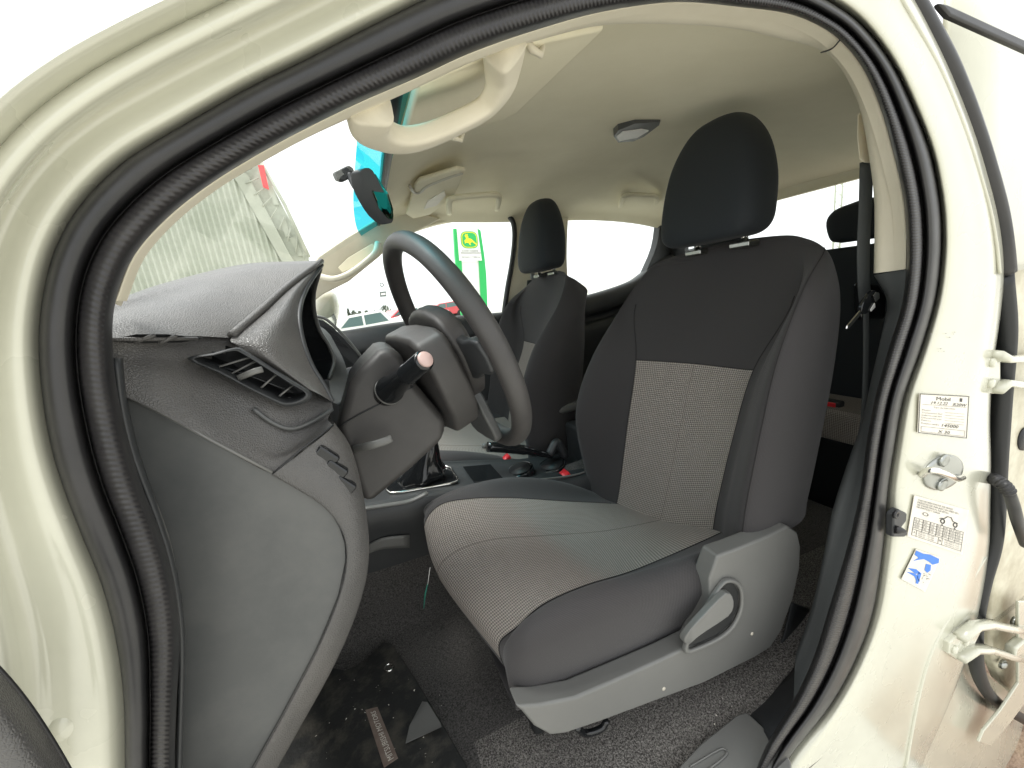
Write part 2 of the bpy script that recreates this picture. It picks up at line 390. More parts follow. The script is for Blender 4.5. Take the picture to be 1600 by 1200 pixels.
# trim joint line near the top rear corner
tube(curve([(1313, 62, .008), (1300, 76, .02), (1283, 82, .045)], 4), .0009, 'trim_seam', 'black', truck, 6)
# lower grey B-pillar trim
LB = [(31, (1366, 430)), (32, (1386, 470)), (33, (1378, 520)), (34, (1362, 590)), (35, (1346, 660)), (36, (1322, 730)), (37, (1300, 800)), (38, (1288, 860)), (39, (1268, 950)), (40, (1244, 1020))]
kk = [(ST[k][1]) for k, _ in LB]
loft([[(q[0]+2, q[1], .014) for q in kk], [(q[0]*.5+p[0]*.5, q[1]*.5+p[1]*.5, .035) for q, (_, p) in zip(kk, LB)], [(*p, .06) for _, p in LB], [V((p[0]+4, p[1], .14)) for _, p in LB]],
     'lower_pillar_trim', 'pillar_grey', truck, su=3, sv=3)
# ---------------------------------------------------------------- headliner
XS = [.10, .28, .46, .66, .90, 1.2, 1.45, 1.66]
near = [1.585, 1.612, 1.625, 1.615, 1.595, 1.585, 1.58, 1.565]
mid = [1.640, 1.70, 1.725, 1.730, 1.725, 1.70, 1.65, 1.585]
far_ = [1.662, 1.690, 1.690, 1.678, 1.668, 1.655, 1.625, 1.580]
hl = []
for i, x in enumerate(XS):
    dx = .06 if i == 0 else 0
    hl.append([W(x, .05, near[i]-.012), W(x+dx*.2, .12, near[i]+.030), W(x+dx*.5, .42, (near[i]+mid[i]*2)/3), W(x+dx*.8, .75, mid[i]), W(x+dx, 1.08, (mid[i]*2+far_[i])/3), W(x+dx*1.2, 1.36, far_[i]+.012), W(x+dx*1.3, 1.46, far_[i]-.03)])
liner = loft(hl, 'headliner', 'liner', truck, su=6, sv=6)
roof = loft([[p+Vector((0, 0, .05)) for p in r] for r in hl], 'roof_panel', 'paint', truck, su=4, sv=4)
solid(roof, .01, 1)
# dome lamp
dl = prism([(959, 214, 'Z', 1.70), (966, 204, 'Z', 1.70), (992, 193, 'Z', 1.70), (1032, 190, 'Z', 1.70), (1030, 196, 'Z', 1.70), (1006, 214, 'Z', 1.70), (990, 221, 'Z', 1.70), (966, 223, 'Z', 1.70)], W(0, 0, .022), 'dome_lamp', 'dash_smooth', truck, .001)
prism([(963, 215, 'Z', 1.697), (973, 207, 'Z', 1.697), (1002, 203, 'Z', 1.697), (1014, 205, 'Z', 1.697), (996, 216, 'Z', 1.697), (968, 221, 'Z', 1.697)], W(0, 0, .006), 'lamp_lens', 'white', dl, .002)
# ---------------------------------------------------------------- windshield
def hdr(y): return W(.100+.065*y/1.3, y, 1.578+.075*y/1.3)
dn = Vector((-.90, 0, -.436))
BT = (.045, .052, .070, .085, .085)
gl = [[hdr(y)+dn*(-.03 if not lowr else BT[i])+Vector((-.02*math.sin((y)/1.45*math.pi), 0, 0)) for i, y in enumerate((.02, .3, .75, 1.15, 1.44))] for lowr in (0, 1)]
wb = loft(gl, 'sunshade_band', 'tint_band', truck, su=5, sv=3)
gl = [[hdr(y)+dn*(BT[i]+.0005 if t == 0 else t)+Vector((-.02*math.sin((y)/1.45*math.pi), 0, 0)) for i, y in enumerate((.02, .3, .75, 1.15, 1.44))] for t in (0, .5, 1.0)]
ws = loft(gl, 'windshield', 'glass', truck, su=5, sv=3)
tube([hdr(y)+W(-.004, 0, .0) for y in (.0, .3, .6, .9, 1.2, 1.42)], (.004, .008), 'windshield_seal', 'black', truck, 8)
# ---------------------------------------------------------------- driver grab handle on the front pillar
gh = [(578, 164, .05), (575, 190, .075), (594, 209, .10), (626, 219, .115), (665, 213, .12), (715, 192, .125), (758, 168, .12), (780, 138, .10), (786, 106, .08), (788, 72, .05)]
hp = curve(gh, 5); nh = len(hp)
tube(hp, [(.0105+.006*abs(math.cos(math.pi*i/(nh-1)))**4, .0135+.006*abs(math.cos(math.pi*i/(nh-1)))**4) for i in range(nh)], 'grab_handle', 'tan', truck, 24, prof=.45)
for p in ((830, 70, .09), (708, 211, .30)):
    c = V(p); h = tube([c+W(-.008, 0, .008), c+W(0, 0, -.004), c+W(.012, .004, -.006), c+W(.02, .006, .012)], .0045, 'visor_clip', 'tan', truck, 8)
# driver sun visor, folded up against the roof
vis = prism([(652, 138, .10), (700, 112, .09), (780, 80, .085), (938, 42, .085), (946, 48, .09), (808, 178, .38), (790, 186, .41), (720, 208, .43), (640, 240, .45), (626, 225, .42)], W(0, 0, .016), 'sun_visor', 'liner', truck, .006)
# passenger visor
pv = prism([(648, 292, 'Z', 1.668), (655, 284, 'Z', 1.668), (715, 266, 'Z', 1.668), (728, 268, 'Z', 1.668), (712, 303, 'Z', 1.668), (700, 315, 'Z', 1.668), (672, 336, 'Z', 1.668), (645, 342, 'Z', 1.668), (635, 336, 'Z', 1.668)], W(0, 0, .014), 'sun_visor', 'liner', truck, .006)
tag(pv, 'passenger sun visor with a pale warning patch')
prism([(668, 313, 'Z', 1.668), (694, 297, 'Z', 1.668), (697, 304, 'Z', 1.668), (682, 320, 'Z', 1.668), (662, 326, 'Z', 1.668)], W(0, 0, -.003), 'visor_patch', 'paper', pv, .001)
tube(curve([(640, 291, 'Z', 1.668), (647, 300, 'Z', 1.668), (656, 300, 'Z', 1.668), (668, 290, 'Z', 1.668), (700, 277, 'Z', 1.668), (722, 270, 'Z', 1.668)], 4), .005, 'visor_pivot', 'plastic_beige', pv, 8)
# roof grab handles, far side
for pts in ([(702, 333, 'Z', 1.672), (702, 314, 'Z', 1.648), (712, 309, 'Z', 1.648), (740, 306, 'Z', 1.648), (772, 304, 'Z', 1.648), (779, 310, 'Z', 1.648), (776, 327, 'Z', 1.672)],
            [(968, 326, 'Z', 1.672), (974, 308, 'Z', 1.648), (986, 304, 'Z', 1.648), (1004, 305, 'Z', 1.648), (1022, 306, 'Z', 1.648), (1026, 313, 'Z', 1.648), (1021, 331, 'Z', 1.672)]):
    tube(curve(pts, 5), (.009, .011), 'roof_grab_handle', 'liner', truck, 10, prof=.8)
# headliner creases
for pts in ([(945, 43), (900, 88), (850, 135), (806, 180)], ):
    pass
# ---------------------------------------------------------------- rear view mirror
mc = [(563, 268, 0.430), (572, 262, 0.430), (583, 266, 0.430), (600, 298, 0.439), (614, 325, 0.447), (615, 344, 0.456), (608, 349, 0.456), (590, 335, 0.456), (575, 312, 0.447), (565, 290, 0.439)]
mirror = prism(mc, W(-.016, .010, .0), 'rearview_mirror', 'plastic_dark', truck, .006, s=2)
prism([(578, 269, .498), (585, 273, .498), (604, 303, 0.436), (612, 327, 0.445), (612, 343, 0.453), (606, 342, 0.453), (592, 326, 0.449), (581, 300, 0.437)], W(.003, -.001, 0), 'mirror_glass', 'mirror_glass', mirror, .001)
tube(curve([(568, 300, 0.456), (557, 294, 0.464), (550, 282, 0.473), (546, 272, 0.477)], 4), .006, 'mirror_stem', 'plastic_dark', mirror, 8)
prism([(523, 268, 0.473), (545, 257, 0.473), (553, 262, 0.473), (556, 274, 0.477), (538, 283, 0.477), (528, 280, 0.473)], W(-.006, .012, 0), 'mirror_base', 'plastic_dark', mirror, .003)
# ---------------------------------------------------------------- passenger side of the cab
# far front pillar trim with handle
fap = prism([(496, 402, 1.40), (540, 372, 1.40), (590, 342, 1.40), (610, 332, 1.40), (650, 330, 1.40), (690, 342, 1.42), (650, 362, 1.44), (622, 372, 1.44), (592, 402, 1.44), (545, 440, 1.44), (505, 460, 1.44), (492, 470, 1.44)], W(-.01, .07, .01), 'front_pillar_trim', 'tan', truck, .006)
tag(fap, 'far windshield pillar trim')
tube(curve([(500, 432, 1.39), (522, 436, 1.37), (545, 428, 1.37), (568, 412, 1.37), (586, 395, 1.37), (590, 380, 1.39)], 5), (.012, .014), 'pillar_grab_handle', 'tan', truck, 10, prof=.8)
prism([(528, 418, 1.395), (545, 402, 1.395), (582, 380, 1.395), (588, 386, 1.395), (584, 398, 1.395), (558, 416, 1.395), (535, 426, 1.395)], W(0, .004, 0), 'handle_recess', 'liner', fap, .002)
# roof side rail over the far windows
def strip(top, bot, name, mt, y=.05, par=None, bev=.004, s=3):
    T = curve(top, s); B = curve(bot, s)
    return prism(T+B[::-1], W(0, y, 0), name, mt, par or truck, bev)
strip([(610, 325, 1.43), (700, 315, 1.43), (800, 305, 1.43), (900, 303, 1.43), (1040, 310, 1.43), (1100, 318, 1.43)],
      [(616, 378, 1.45), (650, 360, 1.45), (700, 346, 1.45), (760, 339, 1.45), (900, 334, 1.45), (1032, 343, 1.45), (1100, 350, 1.45)][:6]+[(1100, 352, 1.45)], 'roof_rail_trim', 'liner')
# far B pillar
strip([(796, 334, 1.44), (806, 350, 1.44), (806, 400, 1.44), (797, 450, 1.44), (786, 510, 1.44)], [(892, 330, 1.44), (888, 345, 1.44), (886, 400, 1.44), (888, 450, 1.44), (890, 520, 1.44)], 'centre_pillar_trim', 'tan')
tube(curve([(765, 337, 1.445), (790, 337, 1.445), (801, 346, 1.44), (804, 370, 1.44), (800, 410, 1.44), (793, 450, 1.44), (787, 495, 1.44), (785, 540, 1.44)], 5), (.012, .016), 'far_door_seal', 'rubber', truck, 10)
# belt on the far pillar
tube(curve([(832, 422, 1.36), (832, 432, 1.35), (836, 440, 1.35)], 3), .012, 'belt_guide', 'plastic_gray', truck, 8)
prism([(824, 438, 1.35), (840, 436, 1.35), (840, 470, 1.36), (822, 470, 1.36)], W(0, .004, 0), 'seat_belt', 'belt', truck, .001)
# far doors: upper panels below the glass
def doorp(top, low, name, lab):
    T = [V((*p, 1.43)) for p in top]; n = len(T)
    rows = [[p+W(0, .05, 0) for p in T], [p+W(0, 0, .002) for p in T], [p+W(0, -.03, -.03) for p in T], [p+W(0, -.035, -.09) for p in T], [p+W(0, -.012, -.10) for p in T], [p+W(0, -.012, -.13) for p in T], [p+W(0, -.05, -.15) for p in T], [p+W(0, -.06, -.26) for p in T], [p+W(0, -.06, -.6) for p in T]]
    return tag(loft(rows, name, 'plastic_dark', truck, su=4, sv=3), lab)
doorp([(470, 530), (540, 518), (620, 505), (700, 496), (785, 489)], None, 'door_panel', 'dark front passenger door panel below the glass')
doorp([(880, 470), (930, 459), (985, 441), (1010, 425), (1045, 400), (1120, 380)], None, 'door_panel', 'dark rear passenger door panel rising towards the back')
strip([(1008, 428, 1.44), (1026, 385, 1.44), (1033, 340, 1.44)], [(1075, 420, 1.44), (1075, 385, 1.44), (1075, 335, 1.44)], 'rear_pillar_trim', 'plastic_dark')
# side window panes
for pts, lb in (([(470, 525, 1.49), (610, 345, 1.49), (700, 330, 1.49), (806, 330, 1.49), (790, 500, 1.49)], 'front passenger window'), ([(880, 330, 1.49), (1045, 335, 1.49), (1040, 400, 1.49), (1000, 445, 1.49), (880, 480, 1.49)], 'rear passenger window')):
    tag(prism(pts, .004, 'window_pane', 'glass', truck, 0), lb)
# far wing mirror outside
wm = sellipse([(V((510, 520, 1.62))+W(0, 0, -.02), .01, .02, 1), (V((512, 505, 1.62)), .04, .06, .8), (V((510, 485, 1.62)), .055, .085, .7), (V((507, 462, 1.62)), .05, .08, .7), (V((505, 452, 1.62))+W(0, 0, .01), .02, .03, 1)], 'wing_mirror', 'paint', truck, 24)
prism([(492, 470, 1.55), (503, 466, 1.55), (516, 478, 1.55), (525, 500, 1.55), (524, 516, 1.55), (505, 512, 1.55), (493, 495, 1.55)], W(.004, -.002, 0), 'mirror_glass', 'chrome', wm, .001)
# ---------------------------------------------------------------- rear wall, window, rear seat
RX = 1.68
def wallx(pts, name, mt, x=RX, t=.03, bev=.004): return prism([W(x, y, z) for y, z in pts], W(t, 0, 0), name, mt, truck, bev)
wallx([(-.02, .45), (1.52, .45), (1.52, 1.305), (-.02, 1.305)], 'rear_bulkhead', 'plastic_dark')
wallx([(-.02, 1.306), (.12, 1.306), (.12, 1.62), (-.02, 1.62)], 'rear_corner_trim', 'liner')
wallx([(1.34, 1.306), (1.52, 1.306), (1.52, 1.62), (1.34, 1.62)], 'rear_corner_trim', 'plastic_dark')
wallx([(.10, 1.55), (1.36, 1.55), (1.36, 1.64), (.10, 1.64)], 'rear_header_trim', 'liner', RX-.005)
wallx([(.10, 1.30), (1.36, 1.30), (1.36, 1.57), (.10, 1.57)], 'rear_window_pane', 'glass', RX+.035, .004, 0)
def sblock(x0, x1, y0, y1, z0, z1, name, mt, par, p=.35, tilt=0):
    c = W((x0+x1)/2, (y0+y1)/2, 0); a, b = (x1-x0)/2, (y1-y0)/2; s = []
    for f, k in ((0, .9), (.06, .98), (.3, 1), (.7, 1), (.93, .97), (1, .88)):
        s.append((c+W(tilt*f, 0, z0+(z1-z0)*f), a*k, b*(1-(1-k)*a/b), p))
    return sellipse(s, name, mt, par, 40, 3)
rs = box(W(1.50, .75, .60), (.30, 1.3, .26), 'rear_seat', 'black', truck)  # black base box carries the rear footwell's shadow in its colour
sblock(1.33, 1.64, .10, 1.38, .735, .835, 'seat_cushion', 'insert', rs, .3)
sblock(1.50, 1.64, .10, 1.38, .78, 1.33, 'seat_backrest', 'fabric_head', rs, .3, .03)
for y in (.47, 1.05):
    c = W(1.60, y, 0)
    sellipse([(c+W(0, 0, 1.345), .035, .08, .7), (c+W(0, 0, 1.36), .05, .11, .6), (c+W(0, 0, 1.42), .055, .125, .6), (c+W(0, 0, 1.455), .045, .105, .7), (c+W(0, 0, 1.47), .02, .05, 1)], 'headrest', 'fabric_head', rs, 28)
for p in ((1293, 633), (1320, 648)):
    c = V((p[0], p[1], 'X', 1.38)); bk = box(c+W(.01, 0, -.012), (.03, .075, .06), 'belt_buckle', 'plastic_dark', truck, bev=.006)
    box(c+W(-.008, 0, .002), (.006, .055, .024), 'release_button', 'red', bk, bev=.002)
# ---------------------------------------------------------------- floor
fl = loft([[W(x, -.01+(.10 if x > .8 else 0), .42+zz), W(x, .05+(.07 if x > .8 else 0), .455+zz), W(x, .12+(.04 if x > .8 else 0), .485+zz), W(x, .3, .5+zz), W(x, .56, .50+zz), W(x, .615, .54+zz), W(x, .63, .70+zz), W(x, .70, .76+zz)] for x, zz in ((-.62, .35), (-.50, .12), (-.36, .02), (-.1, 0), (.3, 0), (.7, .02), (.9, .04), (1.3, .02))],
    'floor_carpet', ['carpet', 'carpet_worn'], truck, su=5, sv=5, fmf=lambda i, j, nu, nv: 1 if (i < 14 and 17 <= j) else 0)
box(W(.5, .75, .40), (2.4, 1.5, .02), 'floor_pan', 'black', truck, bev=0)
box(W(-.66, .75, .85), (.02, 1.5, .85), 'firewall', 'black', truck, bev=0)
# scuff plate
scp = prism([(1040, 1225, 'Z', .495), (1092, 1168, 'Z', .495), (1150, 1121, 'Z', .495), (1166, 1116, 'Z', .495), (1176, 1124, 'Z', .494), (1222, 1168, 'Z', .490), (1236, 1195, 'Z', .488), (1240, 1240, 'Z', .486), (1150, 1400, 'Z', .486), (960, 1400, 'Z', .495)], W(0, 0, .006), 'scuff_plate', 'plastic_gray', truck, .003)
loft([[(1165, 1112, .08), (1200, 1085, .08), (1235, 1050, .08), (1262, 1010, .08)], [(1190, 1138, .035), (1222, 1105, .035), (1250, 1070, .035), (1275, 1030, .04)], [(1205, 1165, .008), (1238, 1120, .008), (1262, 1080, .008), (1285, 1040, .02)]], 'sill_trim', 'plastic_dark', truck, thick=.004)
tube(curve([(1078, 1198, 'Z', .502), (1122, 1172, 'Z', .502), (1132, 1171, 'Z', .502), (1136, 1176, 'Z', .502), (1128, 1186, 'Z', .502), (1094, 1212, 'Z', .502)], 4), .0016, 'plate_rib', 'plastic_gray', scp, 6)
# ---------------------------------------------------------------- console
cx_ = [(-.1, .870), (0, .856), (.15, .836), (.3, .802), (.5, .762), (.95, .74)]
tun = loft([[W(x, .625, .5) for x, z in cx_], [(545, 872, .625), (600, 870, .625), (660, 862, .625), (720, 850, .625), (800, 850, .625), W(.95, .625, .64)], [W(x, .612, z-.05) for x, z in cx_], [W(x, .618, z-.012) for x, z in cx_], [W(x, .628, z-.002) for x, z in cx_], [W(x, .645, z) for x, z in cx_], [W(x, .73, z-.004) for x, z in cx_], [W(x, .81, z) for x, z in cx_], [W(x, .825, z-.02) for x, z in cx_], [W(x, .83, .5) for x, z in cx_]],
    'centre_console', 'plastic_dark', truck, su=4, sv=3)
tube(curve([(566, 795, .60), (600, 790, .597), (640, 783, .597), (668, 770, .60)], 4), (.004, .008), 'console_ledge', 'plastic_gray', truck, 8)
loft([[(573, 852, .618), (600, 840, .612), (640, 836, .612)], [(574, 866, .618), (600, 858, .612), (640, 856, .612)]], 'console_step', 'plastic_gray', truck, thick=.003)
# gear lever boot and surround
bt = []
for f, a, b in ((0, .066, .048), (.15, .062, .044), (.4, .040, .032), (.7, .026, .022), (1, .012, .012)):
    c = W(.085, .728, .845).lerp(W(.135, .715, .96), f); r = []
    for k in range(32):
        t = 2*math.pi*k/32; w = 1+.11*math.sin(7*t+f*5); r.append(c+W(math.cos(t)*a*w, math.sin(t)*b*w, 0))
    bt.append(r)
boot = gmesh(grid(bt, 1, 4, True), 'gear_boot', 'gloss_black', truck, True, None, True)
tube([W(.133, .715, .95), W(.145, .712, 1.02), W(.15, .71, 1.06)], .008, 'gear_lever', 'plastic_dark', truck, 10)
lathe(W(.15, .71, 1.07), (0, 0, 1), [(.006, -.04), (.018, -.03), (.024, 0), (.02, .02), (.006, .03)], 'gear_knob', 'gloss_black', truck)
rrp = [(-.005, .668), (.02, .660), (.15, .660), (.175, .668), (.18, .69), (.18, .77), (.17, .79), (.14, .797), (.02, .797), (-.005, .79), (-.012, .77), (-.012, .69)]
tube([W(x, y, .858-.125*max(0, x)) for x, y in rrp], (.004, .003), 'boot_ring', 'chrome', truck, 8, closed=True)
prism([W(x, y, .856-.125*max(0, x)) for x, y in rrp], W(0, 0, -.01), 'boot_plate', 'gloss_black', truck, 0)
# handbrake
hb = tube(curve([(762, 698, .74), (790, 700, .74), (818, 703, .74), (840, 708, .745), (862, 712, .75)], 4), [.016]*9+[.013]*3+[.01]*5, 'handbrake', 'gloss_black', truck, 14)
lathe((760, 697, .74), V((750, 696, .74))-V((790, 700, .74)), [(.008, 0), (.008, .012), (.005, .014)], 'release_button', 'plastic_gray', hb, 16)
# cup holders and console box
for x, y, r in ((.50, .735, .042), (.385, .73, .040)):
    lathe(W(x, y, .785-.17*(x-.385)), (-.17, 0, 1), [(r*.92, -.045), (r*.94, 0), (r*1.04, .005), (r*1.10, .002), (r*1.12, -.045)], 'cup_holder', 'gloss_black', truck)
    lathe(W(x, y, .79-.17*(x-.385)), (-.17, 0, 1), [(r*.90, 0), (r*.90, .0015)], 'cup_well', 'black', truck)
tube(curve([W(.31, .64, .806), W(.40, .634, .787), W(.52, .634, .765), W(.62, .65, .757)], 5), .003, 'tray_edge', 'plastic_gray', truck, 8)
prism([W(.22, .665, .822), W(.31, .665, .804), W(.31, .79, .804), W(.22, .79, .822)], W(0, 0, -.004), 'coin_tray', 'gloss_black', truck, .002)
box(W(.72, .735, .80), (.24, .17, .14), 'console_box', 'plastic_dark', truck, bev=.015)
tube(curve([(858, 711, .75), W(.535, .755, .83), W(.56, .755, .77)], 5), .014, 'brake_base', 'plastic_dark', truck, 12)
box((880, 637, .86), (.2, .06, .03), 'armrest', 'plastic_gray', truck, bev=.012)
for p, s in (((884, 740, .66), 1), ((793, 714, .86), .8)):
    c = V(p); d = (V((p[0]-18, p[1]+16, p[2]))-c)
    bk = tube([c+d*2.2, c+d*.3], (.012*s, .022*s), 'belt_buckle', 'plastic_dark', truck, 10, prof=.5)
    tube([c+d*.5, c-d*.15], (.010*s, .018*s), 'release_button', 'red', bk, 10, prof=.5)
# ---------------------------------------------------------------- dashboard
dash = loft([[(165, 529, .05), (230, 527, .07), (300, 525, .10), (360, 528, .13)], [(165, 505, .08), (250, 490, .13), (335, 478, .18), (408, 488, .19)],
   [(165, 490, .12), (260, 464, .2), (355, 443, .25), (455, 446, .26)], [(165, 477, .16), (270, 442, .28), (390, 415, .35), (502, 407, .36)],
   [V((165, 477, .16))+W(-.06, .1, -.01), V((270, 442, .28))+W(-.06, .1, -.01), V((390, 415, .35))+W(-.06, .1, -.01), V((502, 409, .36))+W(-.08, .12, -.015)],
   [W(-.5, .4, 1.2), W(-.5, .45, 1.2), W(-.5, .5, 1.2), W(-.5, .6, 1.2)]], 'dashboard', 'dash', truck, su=5, sv=4)
cheek = loft([[(500, 411, .352), (501, 412, .352), (503, 414, .352)], [(452, 446, .255), (466, 449, .24), (479, 450, .27)], [(408, 487, .188), (440, 488, .17), (468, 487, .2)],
   [(362, 526, .128), (420, 527, .12), (472, 528, .17)], [(374, 541, .115), (430, 558, .105), (486, 569, .15)], [(422, 570, .105), (464, 590, .1), (507, 604, .145)], [(470, 603, .1), (495, 614, .1), (519, 628, .14)]],
   'instrument_hood', 'dash', dash, su=5, sv=4)
tube(curve([(502, 408, .352), (455, 443, .252), (410, 483, .186), (362, 524, .126)], 6), .0045, 'hood_ridge', 'dash', dash, 8)
c1 = [(503, 414, .352), (479, 450, .27), (468, 487, .2), (472, 528, .17), (486, 569, .15), (507, 604, .145), (519, 628, .14)]
c2 = [(500, 420, .40), (491, 455, .50), (491, 485, .54), (499, 515, .55), (514, 540, .55), (522, 565, .54), (514, 592, .5)]
C1 = [V(p) for p in c1]; C2 = [V(p) for p in c2]
loft([C1, [p+W(-.025, .005, 0) for p in C1], [p+W(-.13, .03, 0) for p in C1], [p+W(-.12, -.02, 0) for p in C2], [p+W(-.04, 0, 0) for p in C2], C2], 'instrument_cowl', 'gloss_black', dash, su=4, sv=4)
tube(curve(c2, 5), .004, 'cowl_rim', 'plastic_gray', dash, 8)
tube(curve(c1, 5), .003, 'cowl_rim', 'plastic_dark', dash, 8)
loft([[(500, 420, .40), (491, 455, .50), (491, 485, .54), (499, 515, .55), (514, 540, .55), (522, 565, .54), (514, 592, .5), (519, 628, .4)], [V((500, 420, .40))+W(-.1, .05, 0), V((491, 455, .55))+W(-.1, .05, 0), V((495, 485, .62))+W(-.05, .05, 0), (508, 515, .6), (525, 540, .6), (538, 565, .58), (545, 600, .52), (545, 640, .42)]], 'cluster_surround', 'plastic_dark', dash, su=3, sv=3)
leather = loft([[(165, 529, .055), (240, 526, .085), (300, 526, .112), (362, 529, .136), (430, 572, .116), (519, 630, .142)], [(166, 550, .058), (240, 556, .076), (300, 572, .092), (366, 600, .094), (440, 640, .092), (519, 640, .128)],
   [(170, 571, .054), (243, 583, .064), (305, 605, .076), (372, 637, .080), (440, 668, .084), (512, 655, .115)], [(175, 593, .05), (246, 618, .054), (320, 656, .059), (388, 695, .062), (440, 706, .07), (516, 660, .10)],
   [(180, 613, .048), (245, 642, .048), (332, 690, .05), (427, 739, .052), (470, 703, .065), (521, 665, .092)]], 'dash_side', 'dash', dash, su=6, sv=5)
tag(leather, 'grained lower roll of the dashboard')
tube(curve([(395, 638, .080), (425, 660, .080), (455, 670, .083), (485, 660, .096), (519, 640, .12)], 5), .0022, 'dash_crease', 'dash_smooth', dash, 8)
# side air outlet
def ringframe(outer, inner, proud, deep, name, mt, par):
    n = len(outer); O_ = curve([(x, y, Y) for x, y, Y in outer], 3, True); I_ = curve([(x, y, Y) for x, y, Y in inner], 3, True)
    dy = W(0, 1, 0); rows = [O_, [p-dy*proud for p in O_], [a.lerp(b, .5)-dy*(proud+.002) for a, b in zip(O_, I_)], [p-dy*proud for p in I_], [p+dy*(deep-proud) for p in I_]]
    return gmesh([list(r) for r in grid(rows, 1, 2, True)], name, mt, par, True)
vo = [(297, 559, .092), (335, 551, .094), (369, 543, .1), (386, 549, .104), (430, 577, .098), (462, 597, .094), (488, 614, .1), (478, 627, .098), (449, 633, .092), (425, 623, .09), (388, 604, .088), (345, 581, .088)]
vi = [(309, 560, .092), (340, 554, .094), (369, 547, .1), (386, 553, .104), (428, 579, .098), (457, 597, .094), (478, 611, .096), (471, 621, .095), (449, 626, .092), (427, 618, .09), (390, 600, .088), (349, 578, .088)]
ringframe(vo, vi, .008, .045, 'air_vent_frame', 'plastic_dark', dash)
def inpoly(x, y, P):
    c = False; n = len(P)
    for i in range(n):
        (a, b), (d, e) = P[i][:2], P[i-1][:2]
        if (b > y) != (e > y) and x < (d-a)*(y-b)/(e-b)+a: c = not c
    return c
for ob_ in (leather, cheek):
    bm = bmesh.new(); bm.from_mesh(ob_.data); o_ = WO[ob_]
    bmesh.ops.delete(bm, geom=[f for f in bm.faces if inpoly(*pr(f.calc_center_median()+o_), [(p[0]+(387-p[0])*-.04, p[1]+(588-p[1])*-.04) for p in vi])], context='FACES'); bm.to_mesh(ob_.data); bm.free()
vp = prism([(x+(x-387)*.25, y+(y-588)*.25, Y+.045) for x, y, Y in vi], .004, 'vent_recess', 'black', dash, 0)
for a, b in (((342, 573), (392, 558)), ((362, 584), (400, 564)), ((408, 606), (434, 583)), ((436, 619), (460, 600))):
    A, B = V((*a, .090)), V((*b, .100)); tube([A, B], (.004, .0011), 'vent_slat', 'plastic_gray', dash, 8, up=(0, 1, 0))
for yo in (.3, .62):
    pass
tube([V((322, 564, .096)), V((400, 590, .096)), V((458, 612, .098))], (.003, .0008), 'vent_slat', 'plastic_dark', dash, 8, up=(0, 1, 0))
tube([V((374, 590, .084)), V((398, 580, .082)), V((410, 577, .084))], (.004, .003), 'vent_tab', 'plastic_gray', dash, 10, prof=.6, up=(0, 1, 0))
# demister outlet on top
dv = prism([(178, 529, .052), (215, 522, .06), (262, 522, .075), (318, 528, .105), (285, 535, .098), (225, 536, .074), (180, 534, .052)], -.002, 'demister_vent', 'black', dash, 0)
for a, b in (((212, 535, .062), (245, 523, .066)), ((250, 536, .074), (278, 524, .08)), ((178, 530, .048), (310, 529, .098))):
    tube([V(a)+W(0, -.003, 0), V(b)+W(0, -.003, 0)], .0018, 'vent_slat', 'dash', dash, 6)
# passenger side dash with centre vents, edge on
box(W(-.38, 1.0, 1.02), (.42, .84, .36), 'passenger_dash', 'dash', dash, bev=.05, seg=5)
ch = prism([(494, 497, .70), (506, 500, .70), (520, 510, .70), (540, 530, .70), (563, 557, .70), (566, 566, .70), (555, 572, .70), (535, 556, .70), (515, 535, .70), (498, 512, .70)], W(-.03, .06, -.01), 'centre_vent', 'plastic_dark', dash, .004)
tube(curve([(494, 494, .69), (508, 498, .69), (524, 511, .69), (545, 533, .69), (566, 560, .69)], 4), .0035, 'vent_rim', 'plastic_gray', dash, 8)
for a, b in (((503, 508), (517, 514)), ((513, 520), (527, 525)), ((524, 532), (540, 538))):
    prism([(*a, .695), (b[0], b[1], .695), (b[0]+6, b[1]+7, .695), (a[0]+5, a[1]+8, .695)], -.002, 'vent_slot', 'black', dash, 0)
# end panel, flat grey
ep = [(180, 614), (245, 643), (332, 691), (427, 740), (470, 764), (500, 784), (520, 803), (532, 825), (540, 850), (541, 875), (530, 930), (512, 975), (495, 1015), (440, 1120), (395, 1200), (330, 1330), (240, 1330), (255, 1200), (268, 1095), (268, 990), (250, 900), (215, 780), (185, 690), (176, 640)]
panel = prism([(*p, .054) for p in ep], .02, 'dash_end_panel', 'dash_smooth', dash, .0015)
g_ = [(427, 740, .056), (500, 785, .056), (533, 825, .056), (542, 872, .056), (531, 930, .056), (496, 1016, .056), (441, 1121, .056), (396, 1202, .056), (320, 1345, .056)]
g0 = [(p[0]+1.5, p[1]-.5, .049) for p in g_]
m2 = [(475, 704, .058), (530, 748, .056), (557, 795, .056), (565, 868, .056), (551, 935, .056), (515, 1025, .056), (460, 1125, .056), (415, 1210, .056), (330, 1350, .056)]
e2 = [(521, 665, .085), (549, 705, .092), (568, 775, .085), (577, 862, .080), (563, 940, .078), (525, 1032, .078), (471, 1131, .078), (424, 1213, .078), (338, 1358, .078)]
lower = loft([g_, g0, m2, e2, [V(p)+W(-.012, .06, 0) for p in e2], [V(p)+W(-.06, .28, 0) for p in e2], [V(p)+W(-.12, .5, 0) for p in e2]], 'knee_panel', 'dash', dash, su=5, sv=4)
tube([V((*p, .051)) for p in ((182, 613), (245, 641), (332, 689), (426, 738))], .0016, 'panel_edge', 'plastic_gray', dash, 6)
tube(curve([(428, 739, .050), (470, 703, .055), (521, 664, .083)], 5), .0010, 'panel_gap', 'black', dash, 6)
for a in ((510, 712, .066), (524, 733, .064), (537, 757, .062)):
    c = V(a); box(c, (.024, .012, .014), 'switch', 'gloss_black', dash, rot=Matrix.Rotation(.9, 3, 'Y'), bev=.003)
